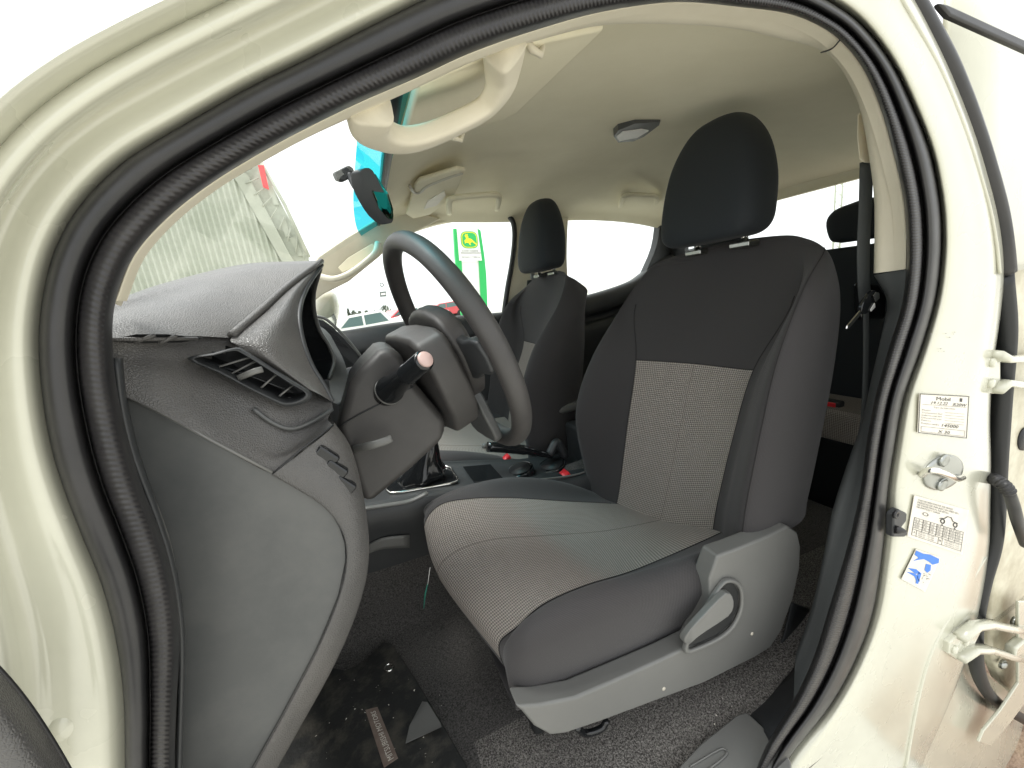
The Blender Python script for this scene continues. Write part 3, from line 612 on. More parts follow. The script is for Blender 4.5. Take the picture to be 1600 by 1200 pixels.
# kick / seal strip left of the end panel
strip([(222, 760, .02), (245, 830, .02), (262, 900, .02), (274, 960, .02), (277, 1000, .02)], [(232, 760, .045), (262, 840, .045), (276, 905, .045), (282, 960, .045), (282, 1000, .045)], 'panel_flange', 'plastic_gray', .003, None, .001)
loft([[(176, 560, .02), (186, 640, .02), (206, 720, .02), (240, 810, .02), (262, 880, .02), (276, 960, .02), (280, 1040, .02), (276, 1200, .02), (276, 1400, .02)], [(186, 560, .07), (198, 640, .07), (218, 720, .07), (250, 810, .07), (270, 880, .07), (282, 960, .07), (284, 1040, .07), (280, 1200, .07), (280, 1400, .07)]], 'kick_trim', 'plastic_dark', truck, su=3, sv=2, thick=.003)
# ---------------------------------------------------------------- steering column
colr = [[(560, 582, .40), (588, 550, .40), (612, 543, .40), (628, 556, .40)], [(545, 603, .33), (575, 575, .30), (605, 560, .30), (642, 590, .33)], [(535, 640, .30), (575, 622, .272), (620, 608, .272), (668, 628, .30)],
   [(526, 668, .285), (575, 665, .262), (640, 648, .265), (699, 658, .30)], [(543, 712, .285), (590, 712, .255), (648, 690, .268), (694, 686, .31)], [(557, 758, .295), (585, 755, .265), (640, 722, .285), (682, 700, .33)], [(568, 789, .34), (585, 782, .33), (640, 736, .35), (682, 706, .39)]]
col_ = prism([(545, 600, .268), (560, 580, .268), (590, 548, .268), (613, 542, .268), (628, 556, .268), (645, 594, .268), (699, 657, .268), (694, 688, .268), (640, 738, .268), (585, 783, .268), (568, 789, .268), (556, 758, .268), (542, 712, .268), (526, 668, .268), (534, 640, .268)], .17, 'steering_column_cover', 'wheel', truck, .018, 5)
tube(curve([(532, 665, .268), (560, 648, .267), (600, 628, .267), (646, 604, .267)], 5), .0012, 'cover_seam', 'black', col_, 6)
tube(curve([(552, 702, .268), (575, 697, .240), (600, 690, .238), (611, 685, .242)], 4), [(.006, .004)]*13, 'tilt_lever', 'plastic_gray', col_, 10, prof=.6)
# indicator stalk
A, B = V((606, 612, .27)), V((664, 562, .17)); d = (B-A); Ls = d.length
st = lathe(A, d, [(.020, -.01), (.0215, .004), (.0215, .012), (.019, .016), (.0168, .04), (.0148, Ls*.52), (.0158, Ls*.57), (.0158, Ls*.61), (.0148, Ls*.62), (.0146, Ls*.97), (.0132, Ls), (.002, Ls+.001)], 'indicator_stalk', 'gloss_black', col_)
lathe(A+d*1.001, d, [(.0112, 0), (.0112, .002), (.0095, .0045), (.001, .005)], 'stalk_cap', 'stalk_tip', st, 24)
lathe(A, d, [(.0222, .002), (.0222, .005)], 'stalk_ring', 'plastic_gray', st)
A2 = V((612, 548, .46)); lathe(A2, (.1, .6, .2), [(.012, -.04), (.012, .0), (.014, .03), (.011, .05), (.002, .055)], 'wiper_stalk', 'gloss_black', col_)
# ---------------------------------------------------------------- steering wheel
wc = W(.1537, .3473, 1.2484); w1 = W(-.1151, .9933, 0); w2 = W(-.3265, 0, .9452); wn = w1.cross(w2).normalized()
def wp(a, b, n): return wc+w1*a+w2*b+wn*n
NW = 96
sw = tube([wp(.1945*math.cos(2*math.pi*k/NW), .1945*math.sin(2*math.pi*k/NW), 0) for k in range(NW)], (.0175, .0155), 'steering_wheel', 'wheel', truck, 18, closed=True)
def wpoly(pts, n0, n1, name, mt, bev=.006, s=2): return prism([wp(a, b, n0) for a, b in pts], wn*(n1-n0), name, mt, sw, bev, 3, s)
wpoly([(-.11, .035), (-.08, .072), (0, .085), (.08, .072), (.11, .035), (.10, -.03), (.06, -.08), (0, -.09), (-.06, -.08), (-.10, -.03)], -.033, .004, 'airbag_pad', 'wheel', .012)
wpoly([(-.125, .035), (-.09, .062), (.09, .062), (.125, .035), (.12, -.03), (.07, -.115), (-.07, -.115), (-.12, -.03)], -.085, -.034, 'wheel_hub', 'wheel', .010)
wpoly([(-.075, .032), (-.13, .028), (-.183, .030), (-.187, -.02), (-.14, -.028), (-.078, -.045)], -.022, -.004, 'wheel_spoke', 'plastic_dark', .006)
wpoly([(.075, .032), (.13, .028), (.183, .030), (.187, -.02), (.14, -.028), (.078, -.045)], -.022, -.004, 'wheel_spoke', 'plastic_dark', .006)
wpoly([(-.055, -.065), (-.06, -.12), (-.055, -.178), (-.02, -.186), (.02, -.186), (.055, -.178), (.06, -.12), (.055, -.065)], -.028, -.010, 'wheel_spoke', 'dash_smooth', .006)
for q_, r_ in (((682, 570), .007), ((690, 596), .0055)):
    lathe((*q_, .222), (0, -1, 0), [(r_*1.25, -.004), (r_*1.25, .0005), (r_, .001), (r_*.9, -.001), (.001, -.001)], 'wheel_hole', 'black' if r_ < .006 else 'plastic_gray', sw, 20)
# ---------------------------------------------------------------- driver seat
def back_seat_grid():
    R = [
     [(1308, 438, .15), (1302, 412, .14), (1288, 392, .148), (1262, 379, .185), (1218, 375, .24), (1128, 387, .38), (1040, 409, .53), (1012, 422, .59)],
     [(1313, 485, .12), (1285, 465, .11), (1256, 450, .125), (1248, 455, .145), (1237, 463, .17), (1115, 470, .38), (990, 476, .595), (975, 474, .625)],
     [(1303, 575, .12), (1260, 566, .105), (1215, 560, .12), (1195, 569, .17), (1173, 579, .23), (1085, 568, .38), (990, 563, .53), (925, 560, .63)],
     [(1285, 672, .12), (1240, 667, .105), (1190, 667, .12), (1166, 672, .17), (1142, 682, .23), (1060, 681, .38), (976, 668, .53), (900, 650, .635)],
     [(1263, 775, .12), (1215, 777, .105), (1167, 782, .12), (1141, 787, .17), (1116, 792, .23), (1038, 787, .38), (964, 765, .53), (916, 742, .63)],
     [(1250, 815, .12), (1205, 838, .105), (1152, 862, .12), (1130, 867, .17), (1104, 864, .23), (1022, 850, .38), (955, 825, .53), (935, 800, .60)]]
    out = []
    for r in R:
        q = [V(p) for p in r]
        q[4] += W(.008, 0, 0); q[6] += W(.008, 0, 0)
        bx = q[0].x; f = q[7]
        k_ = len(out); q += [W(f.x+(.035, .075, .10, .10, .10, .10)[k_], (.600, .640, .655, .655, .655, .65)[k_], f.z-(.022, .008, 0, 0, 0, 0)[k_]), W(bx+(.0 if k_ == 0 else .02), .575, (q[0].z+f.z)/2-(.022 if k_ == 0 else 0)), W(bx+(.015 if k_ == 0 else .045), .37, (q[0].z+f.z)/2-(.005 if k_ == 0 else 0)), W(bx+(.01 if k_ == 0 else .025), .18, q[0].z)]
        out.append(q)
    def shrink(q, k, dz):
        c = sum(q, Vector())/len(q); return [c.lerp(p, k)+W(0, 0, dz) for p in q]
    top = out[0]
    return [shrink(top, .05, .014), shrink(top, .62, .013), shrink(top, .91, .007)]+out+[shrink(out[-1], .7, -.02), shrink(out[-1], .1, -.02)]
drv = box(W(.36, .38, .56), (.42, .40, .05), 'front_seat', 'black', truck, bev=.01)
tag(drv, 'grey and black driver seat nearest the open door')
SU = 6
G = grid(back_seat_grid(), SU, 6, True)
def bmf(i, j, nu, nv): return 1 if (4*SU <= i < 6*SU and 5*6 <= j) else 0
bk = gmesh(G, 'seat_backrest', ['fabric_dark', 'insert'], drv, True, bmf, True)
def seam(pts, par, r=.0012, off=W(-.0002, -.0002, 0), m='seam_dark'): return tube([p+off for p in pts], r*.75, 'seam', m, par, 6)
seam([G[k][2*SU] for k in range(2*6, 8*6+1)], bk, .0011)
seam([G[k][4*SU] for k in range(4*6, 8*6+1)], bk, .0016)
seam([G[k][6*SU] for k in range(4*6, 8*6+1)], bk, .0016)
seam([G[k][5*SU] for k in range(5*6, 8*6+1)], bk, .0012, m='seam_grey')
seam([G[5*6][k] for k in range(4*SU, 6*SU+1)], bk, .0016)
# cushion
CRW = [
 [W(.60, .125, .70), W(.61, .115, .755), W(.62, .135, .795), W(.635, .2, .775), (1040, 811, .38), (955, 787, .53), (945, 775, .6)],
 [(1010, 1002, .12), (1000, 945, .10), (1005, 893, .13), (1000, 888, .19), (950, 829, .38), (880, 783, .53), (880, 754, .6)],
 [(915, 1043, .12), (905, 980, .10), (905, 922, .13), (915, 915, .18), (850, 837, .38), (800, 778, .53), (805, 747, .6)],
 [(850, 1070, .12), (835, 1010, .105), (835, 957, .13), (850, 944, .17), (770, 843, .38), (740, 779, .52), (742, 757, .59)],
 [(822, 1082, .125), (806, 1035, .115), (800, 990, .135), (808, 980, .16), (712, 862, .38), (688, 789, .52), (694, 777, .575)],
 [(803, 1088, .135), (792, 1055, .13), (786, 1022, .145), (780, 1008, .175), (684, 893, .38), (663, 822, .52), (665, 803, .565)]]
cc = []
for r in CRW:
    q = [V(p) for p in r]; f = q[6]; q += [W(f.x, .64, f.z-.03), W(f.x, .645, f.z-.10), W(q[0].x, .60, .68), W(q[0].x, .38, .665), W(q[0].x, .16, .67)]
    cc.append(q)
fr = [Vector(p) for p in cc[-1]]
dropz = []
for p in fr: dropz.append(W(p.x+.008+(.01 if p.y > .2 else 0), p.y, max(.685, p.z-.06) if p.z > .69 else p.z))
low = [W(p.x+.03, p.y, min(p.z, .69)) for p in dropz]
cen_ = sum(low, Vector())/len(low)
rc = sum(cc[0], Vector())/len(cc[0])+W(.05, 0, -.02); rear = [p.lerp(rc, .18)+W(.012, 0, 0) for p in cc[0]]
CG = grid([[rc.lerp(p, .1) for p in rear], rear]+cc+[dropz, low, [cen_.lerp(p, .1) for p in low]], SU, 6, True)
def cmf(i, j, nu, nv): return 1 if (3*SU <= i < 5*SU and j < 7*6+3) else 0
cu = gmesh(CG, 'seat_cushion', ['fabric_dark', 'insert'], drv, True, cmf, True)
seam([CG[k][3*SU] for k in range(2*6, 8*6+1)], cu, .0014, W(0, 0, .0006))
seam([CG[k][4*SU] for k in range(1*6, 8*6)], cu, .0009, W(0, 0, .0001), 'seam_grey')
seam([CG[k][5*SU] for k in range(2*6, 8*6)], cu, .0014, W(0, 0, .0006))
# headrest
hc = W(.822, .375, .0)
hd = sellipse([(hc+W(-.01, 0, 1.380), .02, .06, .8), (hc+W(-.012, 0, 1.384), .048, .105, .6), (hc+W(-.012, 0, 1.403), .058, .127, .55), (hc+W(-.008, 0, 1.44), .062, .131, .55), (hc+W(0, 0, 1.50), .060, .127, .55), (hc+W(.006, 0, 1.56), .054, .112, .58), (hc+W(.012, 0, 1.605), .046, .086, .65), (hc+W(.016, 0, 1.632), .034, .055, .75), (hc+W(.018, 0, 1.642), .010, .018, 1)], 'headrest', 'fabric_head', drv, 44, 5)
for y in (.31, .44):
    tube([hc+W(.014, y-.375, 1.360), hc+W(.002, y-.375, 1.41)], .0068, 'headrest_post', 'chrome', drv, 14)
    box(hc+W(.01, y-.375, 1.365), (.034, .05, .012), 'post_collar', 'zinc', drv, bev=.003)
# side shield
sh = [(806, 1104), (845, 1101), (900, 1090), (960, 1064), (1040, 1028), (1085, 1005), (1100, 975), (1111, 940), (1108, 905), (1122, 868), (1150, 858), (1200, 838), (1232, 822), (1247, 832), (1252, 855), (1250, 890), (1240, 935), (1222, 985), (1205, 1012), (1180, 1028), (1100, 1068), (1020, 1098), (940, 1128), (885, 1147), (860, 1150), (835, 1136), (815, 1112)]
shield = prism([(*p, .085) for p in sh], .035, 'side_shield', 'plastic_gray', drv, .010, 4)
rcs = [(1072, 1010), (1078, 985), (1100, 950), (1120, 918), (1132, 908), (1146, 911), (1153, 925), (1152, 950), (1140, 975), (1120, 992), (1090, 1006)]
ringframe([(x+(x-1118)*.12, y+(y-955)*.12, .084) for x, y in rcs], [(*p, .084) for p in rcs], .006, .003, 'lever_surround', 'plastic_gray', shield)
prism([(*p, .0835) for p in rcs], -.0006, 'lever_recess', 'black', shield, 0)
prism([(1069, 1000, .074), (1080, 984, .068), (1110, 951, .066), (1135, 927, .066), (1145, 932, .066), (1147, 948, .066), (1138, 964, .066), (1105, 986, .066), (1082, 1002, .068), (1072, 1006, .074)], .012, 'recline_lever', 'plastic_gray', shield, .004, 3, 2)
for p in ((1037, 1076), (1175, 990)):
    lathe((*p, .085), (0, -1, 0), [(.0035, -.002), (.0035, .001), (.001, .0015)], 'screw_cap', 'plastic_beige', shield, 12)
# lower linkage / rails
loft([[(1235, 940, .13), (1225, 985, .13), (1210, 1030, .13)], [(1262, 950, .15), (1262, 985, .15), (1240, 1030, .15)]], 'seat_bracket', 'plastic_dark', drv, thick=.004)
tube([W(.22, .19, .53), W(.75, .19, .53)], (.012, .02), 'seat_rail', 'black', drv, 8, prof=.4)
tube([W(.22, .56, .54), W(.75, .56, .54)], (.012, .02), 'seat_rail', 'black', drv, 8, prof=.4)
tube(curve([(900, 1135, .13), (915, 1146, .13), (940, 1138, .13), (948, 1125, .13)], 4), .006, 'adjuster_bar', 'gloss_black', drv, 8)
# ---------------------------------------------------------------- passenger seat: mirrored copy
ps = drv.copy(); COL.objects.link(ps); ps.scale = (1, -1, 1)
ps.location = drv.location+Vector((-.095, .715, .012)); tag(ps, 'grey and black passenger seat beyond the steering wheel')
for ch_ in list(drv.children):
    c = ch_.copy(); COL.objects.link(c); c.parent = ps
    for g in ch_.children:
        d_ = g.copy(); COL.objects.link(d_); d_.parent = c
# ---------------------------------------------------------------- belts
bg_ = prism([(1338, 178, .075), (1346, 172, .075), (1352, 200, .075), (1356, 240, .075), (1350, 256, .075), (1341, 250, .075), (1337, 215, .075)], W(.03, .004, 0), 'belt_guide', 'tan', truck, .006)
def web(pts, w, name, m='belt', t=.0015):
    P = curve(pts, 6)
    return tube(P, (t, w), name, m, truck, 8, up=(.5, .8, 0), prof=.4)
web([(1354, 252, .085), (1352, 320, .085), (1349, 390, .085), (1350, 450, .085), (1353, 480, .09)], .010, 'seat_belt')
web([(1353, 480, .09), (1353, 560, .095), (1350, 640, .10), (1344, 700, .11)], .005, 'seat_belt')
prism([(1350, 440, .105), (1375, 443, .105), (1388, 462, .105), (1386, 500, .105), (1350, 500, .11)], .02, 'belt_retractor', 'gloss_black', truck, .008)
# ---------------------------------------------------------------- pillar fittings
def pill(p, y=-.021): return (p[0], p[1], y)
st1 = Sheet([pill((1437, 615), -.0225), pill((1514, 619), -.0225), pill((1510, 685), -.0225), pill((1434, 676), -.0225)])
s1 = prism([p for p in st1.c], W(0, .0008, 0), 'service_sticker', 'paper', truck, 0)
st1.quad(0, 0, 1, .015); st1.quad(0, .985, 1, 1); st1.quad(0, 0, .012, 1); st1.quad(.988, 0, 1, 1)
st1.text('Mobil', .32, .14, .28, .12); st1.text('1', .80, .14, .05, .12); st1.text('19.12.22', .22, .24, .32, .10, 0, .1); st1.text('R20W', .66, .25, .28, .10, 0, .1)
st1.text('Tipo de lubricante', .27, .335, .44, .05, 1)
for k, t in enumerate(('Motor', 'Transmision 4x4', 'Diferencial del.', 'Diferencial tras.', 'Filtros')): st1.text(t, .05, .42+k*.065, .18 if k in (0, 4) else .40, .05, 1); st1.quad(.5, .42+k*.065, .92, .427+k*.065, 1)
st1.text('Proximo cambio', .05, .76, .35, .06, 1); st1.text('145000', .45, .78, .34, .11, 0, .1); st1.text('X 30', .38, .94, .24, .10, 0, .1)
for q in ((.05, .82, .95, .828), (.05, .955, .95, .963), (.05, .82, .057, .96), (.943, .82, .95, .96), (.05, .26, .95, .267)): st1.quad(*q, 1)
st1.build('lettering', ['ink', 'ink_grey'], s1)
tag(s1, 'white service sticker with handwriting')
st2 = Sheet([pill((1429, 774), -.0225), pill((1514, 797), -.0225), pill((1504, 867), -.0225), pill((1418, 838), -.0225)])
s2 = prism(st2.c, W(0, .0008, 0), 'tyre_pressure_sticker', 'paper', truck, 0)
for k, t in enumerate(('TYRE INFORMATION FOR THIS VEHICLE', 'PRESION DE INFLADO EN FRIO kPa', 'SEE OWNER MANUAL FOR DETAILS', 'NEUMATICOS Y CARGA')): st2.text(t, .06, .10+k*.055, (.62, .74, .56, .4)[k], .055)
st2.ring(.53, .40, .045, .06, .02); st2.ring(.77, .40, .045, .06, .02); st2.poly([(.46, .37), (.48, .34), (.55, .32), (.60, .26), (.68, .26), (.72, .33), (.82, .35), (.82, .36), (.71, .345), (.67, .275), (.61, .275), (.56, .335), (.48, .355)])
st2.poly([(.51, .50), (.55, .50), (.53, .46)]); st2.poly([(.75, .50), (.79, .50), (.77, .46)]); st2.ring(.22, .36, .05, .04, .012)
for v in (.50, .56, .62, .68, .74, .78, .93): st2.quad(.05, v, .95, v+.008)
for u in (.05, .20, .32, .44, .56, .68, .80, .943): st2.quad(u, .50, u+.007, .78)
for u in (.05, .12, .50, .57, .943): st2.quad(u, .78, u+.007, .93)
for i in range(7):
    for j in range(4): st2.text(random.choice(('240', '35', '2.4', '290', '29', '200')), .07+i*.125, .55+j*.06, .08, .045, 1)
for k in range(3): st2.text('205R16C 110/108R', .15, .82+k*.045, .28, .04, 1); st2.text('245/70R16 111S', .62, .82+k*.045, .28, .04, 1)
st2.text('A', .075, .87, .03, .06); st2.text('B', .525, .87, .03, .06)
st2.build('lettering', ['ink', 'ink_grey'], s2)
st3 = Sheet([pill((1432, 858), -.0225), pill((1470, 871), -.0225), pill((1446, 925), -.0225), pill((1409, 905), -.0225)])
s3 = prism(st3.c, W(0, .0008, 0), 'torn_sticker', 'paper', truck, 0); tag(s3, 'torn blue and white sticker')
st3.poly([(.0, .04), (.3, .06), (.55, .02), (.95, .05), (1, .16), (.8, .26), (.62, .22), (.4, .20), (.18, .30), (.05, .38), (.2, .22), (.02, .18)], 0)
st3.poly([(.55, .30), (.75, .28), (.82, .42), (.74, .52), (.60, .48)], 0)
st3.poly([(.0, .62), (.3, .55), (.55, .60), (.35, .68)], 0); st3.poly([(.0, .74), (.3, .68), (.5, .70), (.62, .82), (.5, .86), (.35, .76)], 0); st3.poly([(.42, .6), (.55, .6), (.6, .9), (.5, .92)], 0)
for _ in range(14): u, v = random.uniform(.6, .95), random.uniform(.5, .8); st3.quad(u, v, u+random.uniform(.02, .06), v+.015, 1)
st3.build('torn_print', ['blue', 'ink'], s3)
# door striker
sc_ = V((1473, 738, -.021))
sp = lathe(sc_, (0, -1, 0), [(.043, -.003), (.043, .002), (.041, .004), (.034, .0048), (.001, .005)], 'door_striker', 'zinc', truck, 40, sx=1.5, sy=.76, xdir=(1, 0, -.25))
tube(curve([(1440, 742, -.024), (1448, 736, -.034), (1462, 735, -.044), (1482, 742, -.044), (1494, 748, -.036), (1503, 746, -.026)], 5), .0055, 'striker_loop', 'chrome', sp, 12)
for p in ((1474, 719), (1471, 757)): lathe((*p, -.026), (0, -1, 0), [(.011, -.001), (.011, .003), (.007, .0045), (.004, .003), (.001, .003)], 'striker_screw', 'zinc', sp, 20, sx=1.3, xdir=(1, 0, 0))
# rubber plug / switch by the seal
db = prism([(1383, 800, -.018), (1392, 791, -.018), (1404, 797, -.018), (1403, 809, -.018), (1396, 818, -.018), (1402, 822, -.018), (1406, 829, -.018), (1400, 834, -.018), (1382, 834, -.018)], W(0, -.012, 0), 'door_switch', 'plastic_dark', truck, .003)
lathe((1398, 803, -.030), (0, -1, 0), [(.007, 0), (.007, .004), (.003, .004), (.003, -.002)], 'switch_button', 'rubber', db, 16)
lathe((1398, 827, -.030), (.6, -.6, -.1), [(.007, 0), (.006, .006), (.002, .014), (.001, .015)], 'switch_button', 'rubber', db, 16)
# bare plug on the hinge pillar and front door edge
lathe((108, 1125, -.004), (0, -1, 0), [(.016, -.008), (.016, .001), (.013, .006), (.006, .009), (.001, .010)], 'door_bumper', 'paint', truck, 32, sx=1.1, sy=.9)
fd = loft([[(-60, 1000, -.05), (-10, 1040, -.06), (45, 1105, -.06), (102, 1195, -.06), (150, 1290, -.06)], [(-110, 1010, -.075), (-60, 1070, -.085), (0, 1135, -.085), (50, 1215, -.085), (90, 1320, -.085)], [(-220, 1050, -.075), (-180, 1110, -.085), (-120, 1200, -.085), (-80, 1290, -.085), (-30, 1400, -.085)]], 'front_door_trim', 'dash', truck, su=5, sv=4)
tube(curve([(-60, 1000, -.05), (-10, 1040, -.058), (45, 1105, -.058), (102, 1195, -.058), (150, 1290, -.058)], 5), .0018, 'door_trim_lip', 'rubber', truck, 8)
# chips and scratches on the pillar
chips = []
for px, py in ((1455, 522), (1478, 521), (1484, 527), (1490, 522), (1492, 519), (1466, 549), (1475, 549), (1470, 545), (1352, 1053), (1386, 1045), (1373, 1130), (1392, 1013), (1492, 793), (1379, 1172)):
    a = random.uniform(0, 3); l = random.uniform(.8, 3.5) if py < 560 else .9; P = [V((px+math.cos(a+t)*l*s_, py+math.sin(a+t)*s_*.9, -.0216)) for t, s_ in ((0, 1), (1.5, .8), (3, 1), (4.6, .7))]; chips.append((P, [(0, 1, 2, 3)], 0))
join(chips, 'paint_chips', 'ink_grey', truck, False)
# ---------------------------------------------------------------- rear door edge, open
rd = prism([(1563, 420, .0), (1600, 402, .0), (1700, 380, .0), (1720, 700, .0), (1700, 1000, .0), (1640, 1100, .0), (1602, 1100, .0), (1570, 1070, .0), (1550, 1020, .0), (1548, 960, .0), (1560, 860, .0), (1572, 760, .0), (1575, 620, .0), (1578, 480, .0)], .03, 'rear_door', 'paint_dusty', truck, .01)
tag(rd, 'cream hinge edge of the opened rear door')
tube(curve([(1566, 430, -.004), (1573, 520, -.004), (1566, 620, -.004), (1560, 720, -.004), (1554, 840, -.004), (1536, 910, -.004), (1524, 980, -.004), (1528, 1050, -.004), (1555, 1095, -.004), (1610, 1130, -.004)], 6), .014, 'rear_door_seal', 'black', rd, 12)
for p in ((1601, 686), ): lathe((*p, -.002), (0, -1, 0), [(.024, -.002), (.024, .0008), (.001, .001)], 'door_hole', 'black', rd, 24, sx=1, sy=1.3)
def hinge(pts, y, bolts, arm):
    h = prism([(*p, y) for p in pts], .012, 'door_hinge', 'paint', rd, .003)
    for b in bolts: lathe((*b, y), (0, -1, 0), [(.009, -.002), (.009, .004), (.006, .006), (.001, .006)], 'hinge_bolt', 'paint', h, 16)
    for a in arm: tube([V((*q, y-.004)) for q in a], (.007, .011), 'hinge_arm', 'paint', h, 10, prof=.5)
hinge([(1537, 560), (1543, 551), (1556, 548), (1564, 556), (1564, 606), (1555, 616), (1543, 614), (1535, 600)], -.014, [(1549, 566), (1547, 599)], [[(1556, 553), (1570, 561), (1600, 560), (1640, 556)], [(1556, 610), (1570, 598), (1600, 602), (1640, 606)]])
hinge([(1484, 1005), (1500, 990), (1525, 974), (1540, 974), (1522, 1010), (1510, 1025), (1495, 1032), (1483, 1022)], -.03, [(1490, 1014), (1508, 1002)], [[(1500, 996), (1524, 978), (1545, 975), (1580, 982), (1640, 992)], [(1500, 1028), (1522, 1014), (1545, 1014), (1575, 1024), (1640, 1040)]])
for b in ((1583, 970), (1565, 1037)): lathe((*b, -.008), (0, -1, 0), [(.012, -.002), (.012, .005), (.007, .009), (.001, .009)], 'door_bolt', 'zinc', rd, 6)
# cable boot (corrugated)
cp = curve([(1551, 748, -.015), (1560, 752, -.03), (1572, 762, -.04), (1582, 785, -.045), (1590, 815, -.045), (1602, 850, -.04)], 16)
tube(cp, [.010+.0022*math.sin(i*1.6) if i < 40 else .0095 for i in range(len(cp))], 'cable_boot', 'rubber', rd, 14)
tag(loft([[W(.84, .004, 1.68), W(1.3, .01, 1.66), W(1.9, .02, 1.66)], [W(.88, .004, 1.45), W(1.3, -.01, 1.45), W(1.9, .0, 1.45)], [W(.93, .004, 1.25), W(1.3, -.02, 1.25), W(1.9, -.01, 1.25)]], 'sky_white_panel', 'paint', truck, su=3, sv=3, thick=-.01), 'added cream panel standing in for white sky behind the pillar')  # added panel, turned to the sky so this area burns out white
# rear window-frame seal line and outer gutter on the B pillar
sg = [(1405, -25), (1442, 40), (1480, 110), (1515, 195), (1540, 270), (1557, 330), (1566, 380), (1571, 425)]
tube(curve([(*p, -.008) for p in sg], 6), (.013, .014), 'rear_frame_seal', 'rubber', truck, 12)
tube(curve([(p[0]-9, p[1]+2, -.020) for p in sg], 6), .0025, 'frame_bead', 'chrome' if False else 'paint', truck, 8)
# open rear door's window frame end, upper right
prism([(1468, 3, -.12), (1482, 6, -.12), (1660, 88, -.12), (1660, 104, -.12), (1486, 24, -.12)], .006, 'rear_door_frame', 'rubber', rd, .002)
# rocker gusset and rail under the rear door
tube(curve([(1538, 870, -.012), (1500, 935, -.016), (1462, 1000, -.019), (1436, 1080, -.020), (1412, 1210, -.021)], 6), (.003, .004), 'sill_flange', 'paint', truck, 8)
loft([[(1400, 1000, -.012), (1380, 1080, -.012), (1370, 1180, -.012), (1340, 1290, -.012)], [(1470, 1020, .0), (1500, 1090, .0), (1530, 1120, .0), (1570, 1200, .0)], [(1520, 1020, .05), (1550, 1060, .05), (1590, 1090, .05), (1640, 1150, .05)]], 'sill_panel', 'paint', truck, su=4, sv=4)
prism([(1592, 940, -.03), (1616, 940, -.03), (1616, 1080, -.03), (1575, 1135, -.03), (1548, 1166, -.03), (1530, 1160, -.03), (1538, 1142, -.03), (1566, 1108, -.03), (1592, 1068, -.03)], .006, 'lower_door_rail', 'paint', rd, .002)
box((1585, 1012, -.03), (.05, .02, .04), 'hinge_block', 'paint', rd, bev=.006)

# nose of the truck, ahead of the door
fen = loft([[W(x, -.01, 1.06-.04*k), W(x, -.035, .98-.04*k), W(x, -.045, .75), W(x, -.04, .45), W(x, -.02, .30)] for k, x in enumerate((-.38, -.8, -1.2, -1.55))], 'front_wing', 'paint', truck, su=4, sv=4, thick=-.008)
hood = loft([[W(x, y, z-.05*k+(.05 if .3 < y < 1.2 else 0)) for y in (-.01, .2, .75, 1.3, 1.51)] for k, (x, z) in enumerate(((-.66, 1.10), (-1.0, 1.08), (-1.4, 1.02), (-1.6, .95)))], 'bonnet', 'paint', truck, su=4, sv=4, thick=-.008)
loft([[W(x, 1.51, 1.06), W(x, 1.54, .98), W(x, 1.55, .75), W(x, 1.53, .30)] for x in (-1.55, -1.0, -.3, .5, 1.3, 1.7)], 'far_side_panel', 'paint', truck, su=3, sv=2, thick=-.008)
box(W(-1.6, .75, .62), (.04, 1.5, .6), 'front_grille', 'plastic_dark', truck, bev=.02)

# ================================================================== loose things in the cab
def T(name, label, cat, base): return tag(empty(name, base), label, cat)
mt_ = [(500, 1042), (540, 1050), (565, 1040), (600, 1006), (612, 1008), (640, 1048), (660, 1080), (690, 1130), (730, 1200), (760, 1290), (420, 1330), (400, 1250), (430, 1160), (470, 1090)]
fm_ = prism([(*p, 'Z', .508) for p in mt_], W(0, 0, .006), 'floor_mat', 'mat_rubber', None, .002)
tag(fm_, 'dirty black rubber floor mat in the driver footwell', 'floor mat')
c = V((608, 1043, 'Z', .516)); tube([c+W(math.cos(t)*.010, math.sin(t)*.010, 0) for t in [k*math.pi/10 for k in range(20)]], .0025, 'eyelet', 'chrome', fm_, 8, closed=True)
lb = Sheet([(598, 1104, 'Z', .5155), (617, 1190, 'Z', .5155), (600, 1196, 'Z', .5155), (571, 1108, 'Z', .5155)], W(0, 0, .0006))
lbp = prism([V((571, 1110, 'Z', .514)), V((590, 1105, 'Z', .514)), V((622, 1185, 'Z', .514)), V((600, 1200, 'Z', .514))], W(0, 0, .0015), 'maker_plate', 'plate_brown', fm_, .0005)
# upside-down lettering read from the seat
lb = Sheet([V((603, 1197, 'Z', .516)), V((574, 1111, 'Z', .516)), V((588, 1107, 'Z', .516)), V((620, 1186, 'Z', .516))], W(0, 0, .0006))
lb.text('MITSUBISHI MOTORS', .04, .80, .92, .75); lb.build('lettering', ['paper'], fm_)
lf = prism([(660, 1097, 'Z', .52), (668, 1098, 'Z', .535), (688, 1130, 'Z', .53), (690, 1136, 'Z', .516), (660, 1150, 'Z', .516), (634, 1162, 'Z', .516), (640, 1135, 'Z', .522)], W(0, 0, .002), 'plastic_scrap', 'plastic_gray', None, .0008)
tag(lf, 'torn grey triangular scrap lying on the floor mat', 'scrap')
cr_ = []
for _ in range(70):
    px, py = random.choice([(random.uniform(480, 700), random.uniform(1050, 1195)), (random.uniform(1000, 1260), random.uniform(1040, 1150))])
    q = V((px, py, 'Z', .516)); 
    if q.x > .2: q.z = .495
    s_ = random.uniform(.0008, .0022); cr_.append(([q+W(random.uniform(-1, 1)*s_, random.uniform(-1, 1)*s_, random.uniform(-.5, 1)*s_) for _ in range(4)], [(0, 1, 2), (0, 2, 3), (0, 1, 3), (1, 2, 3)], 0))
tag(join(cr_, 'grit', 'paper', None, False), 'pale crumbs of grit scattered on mat and carpet', 'grit', kind='stuff')
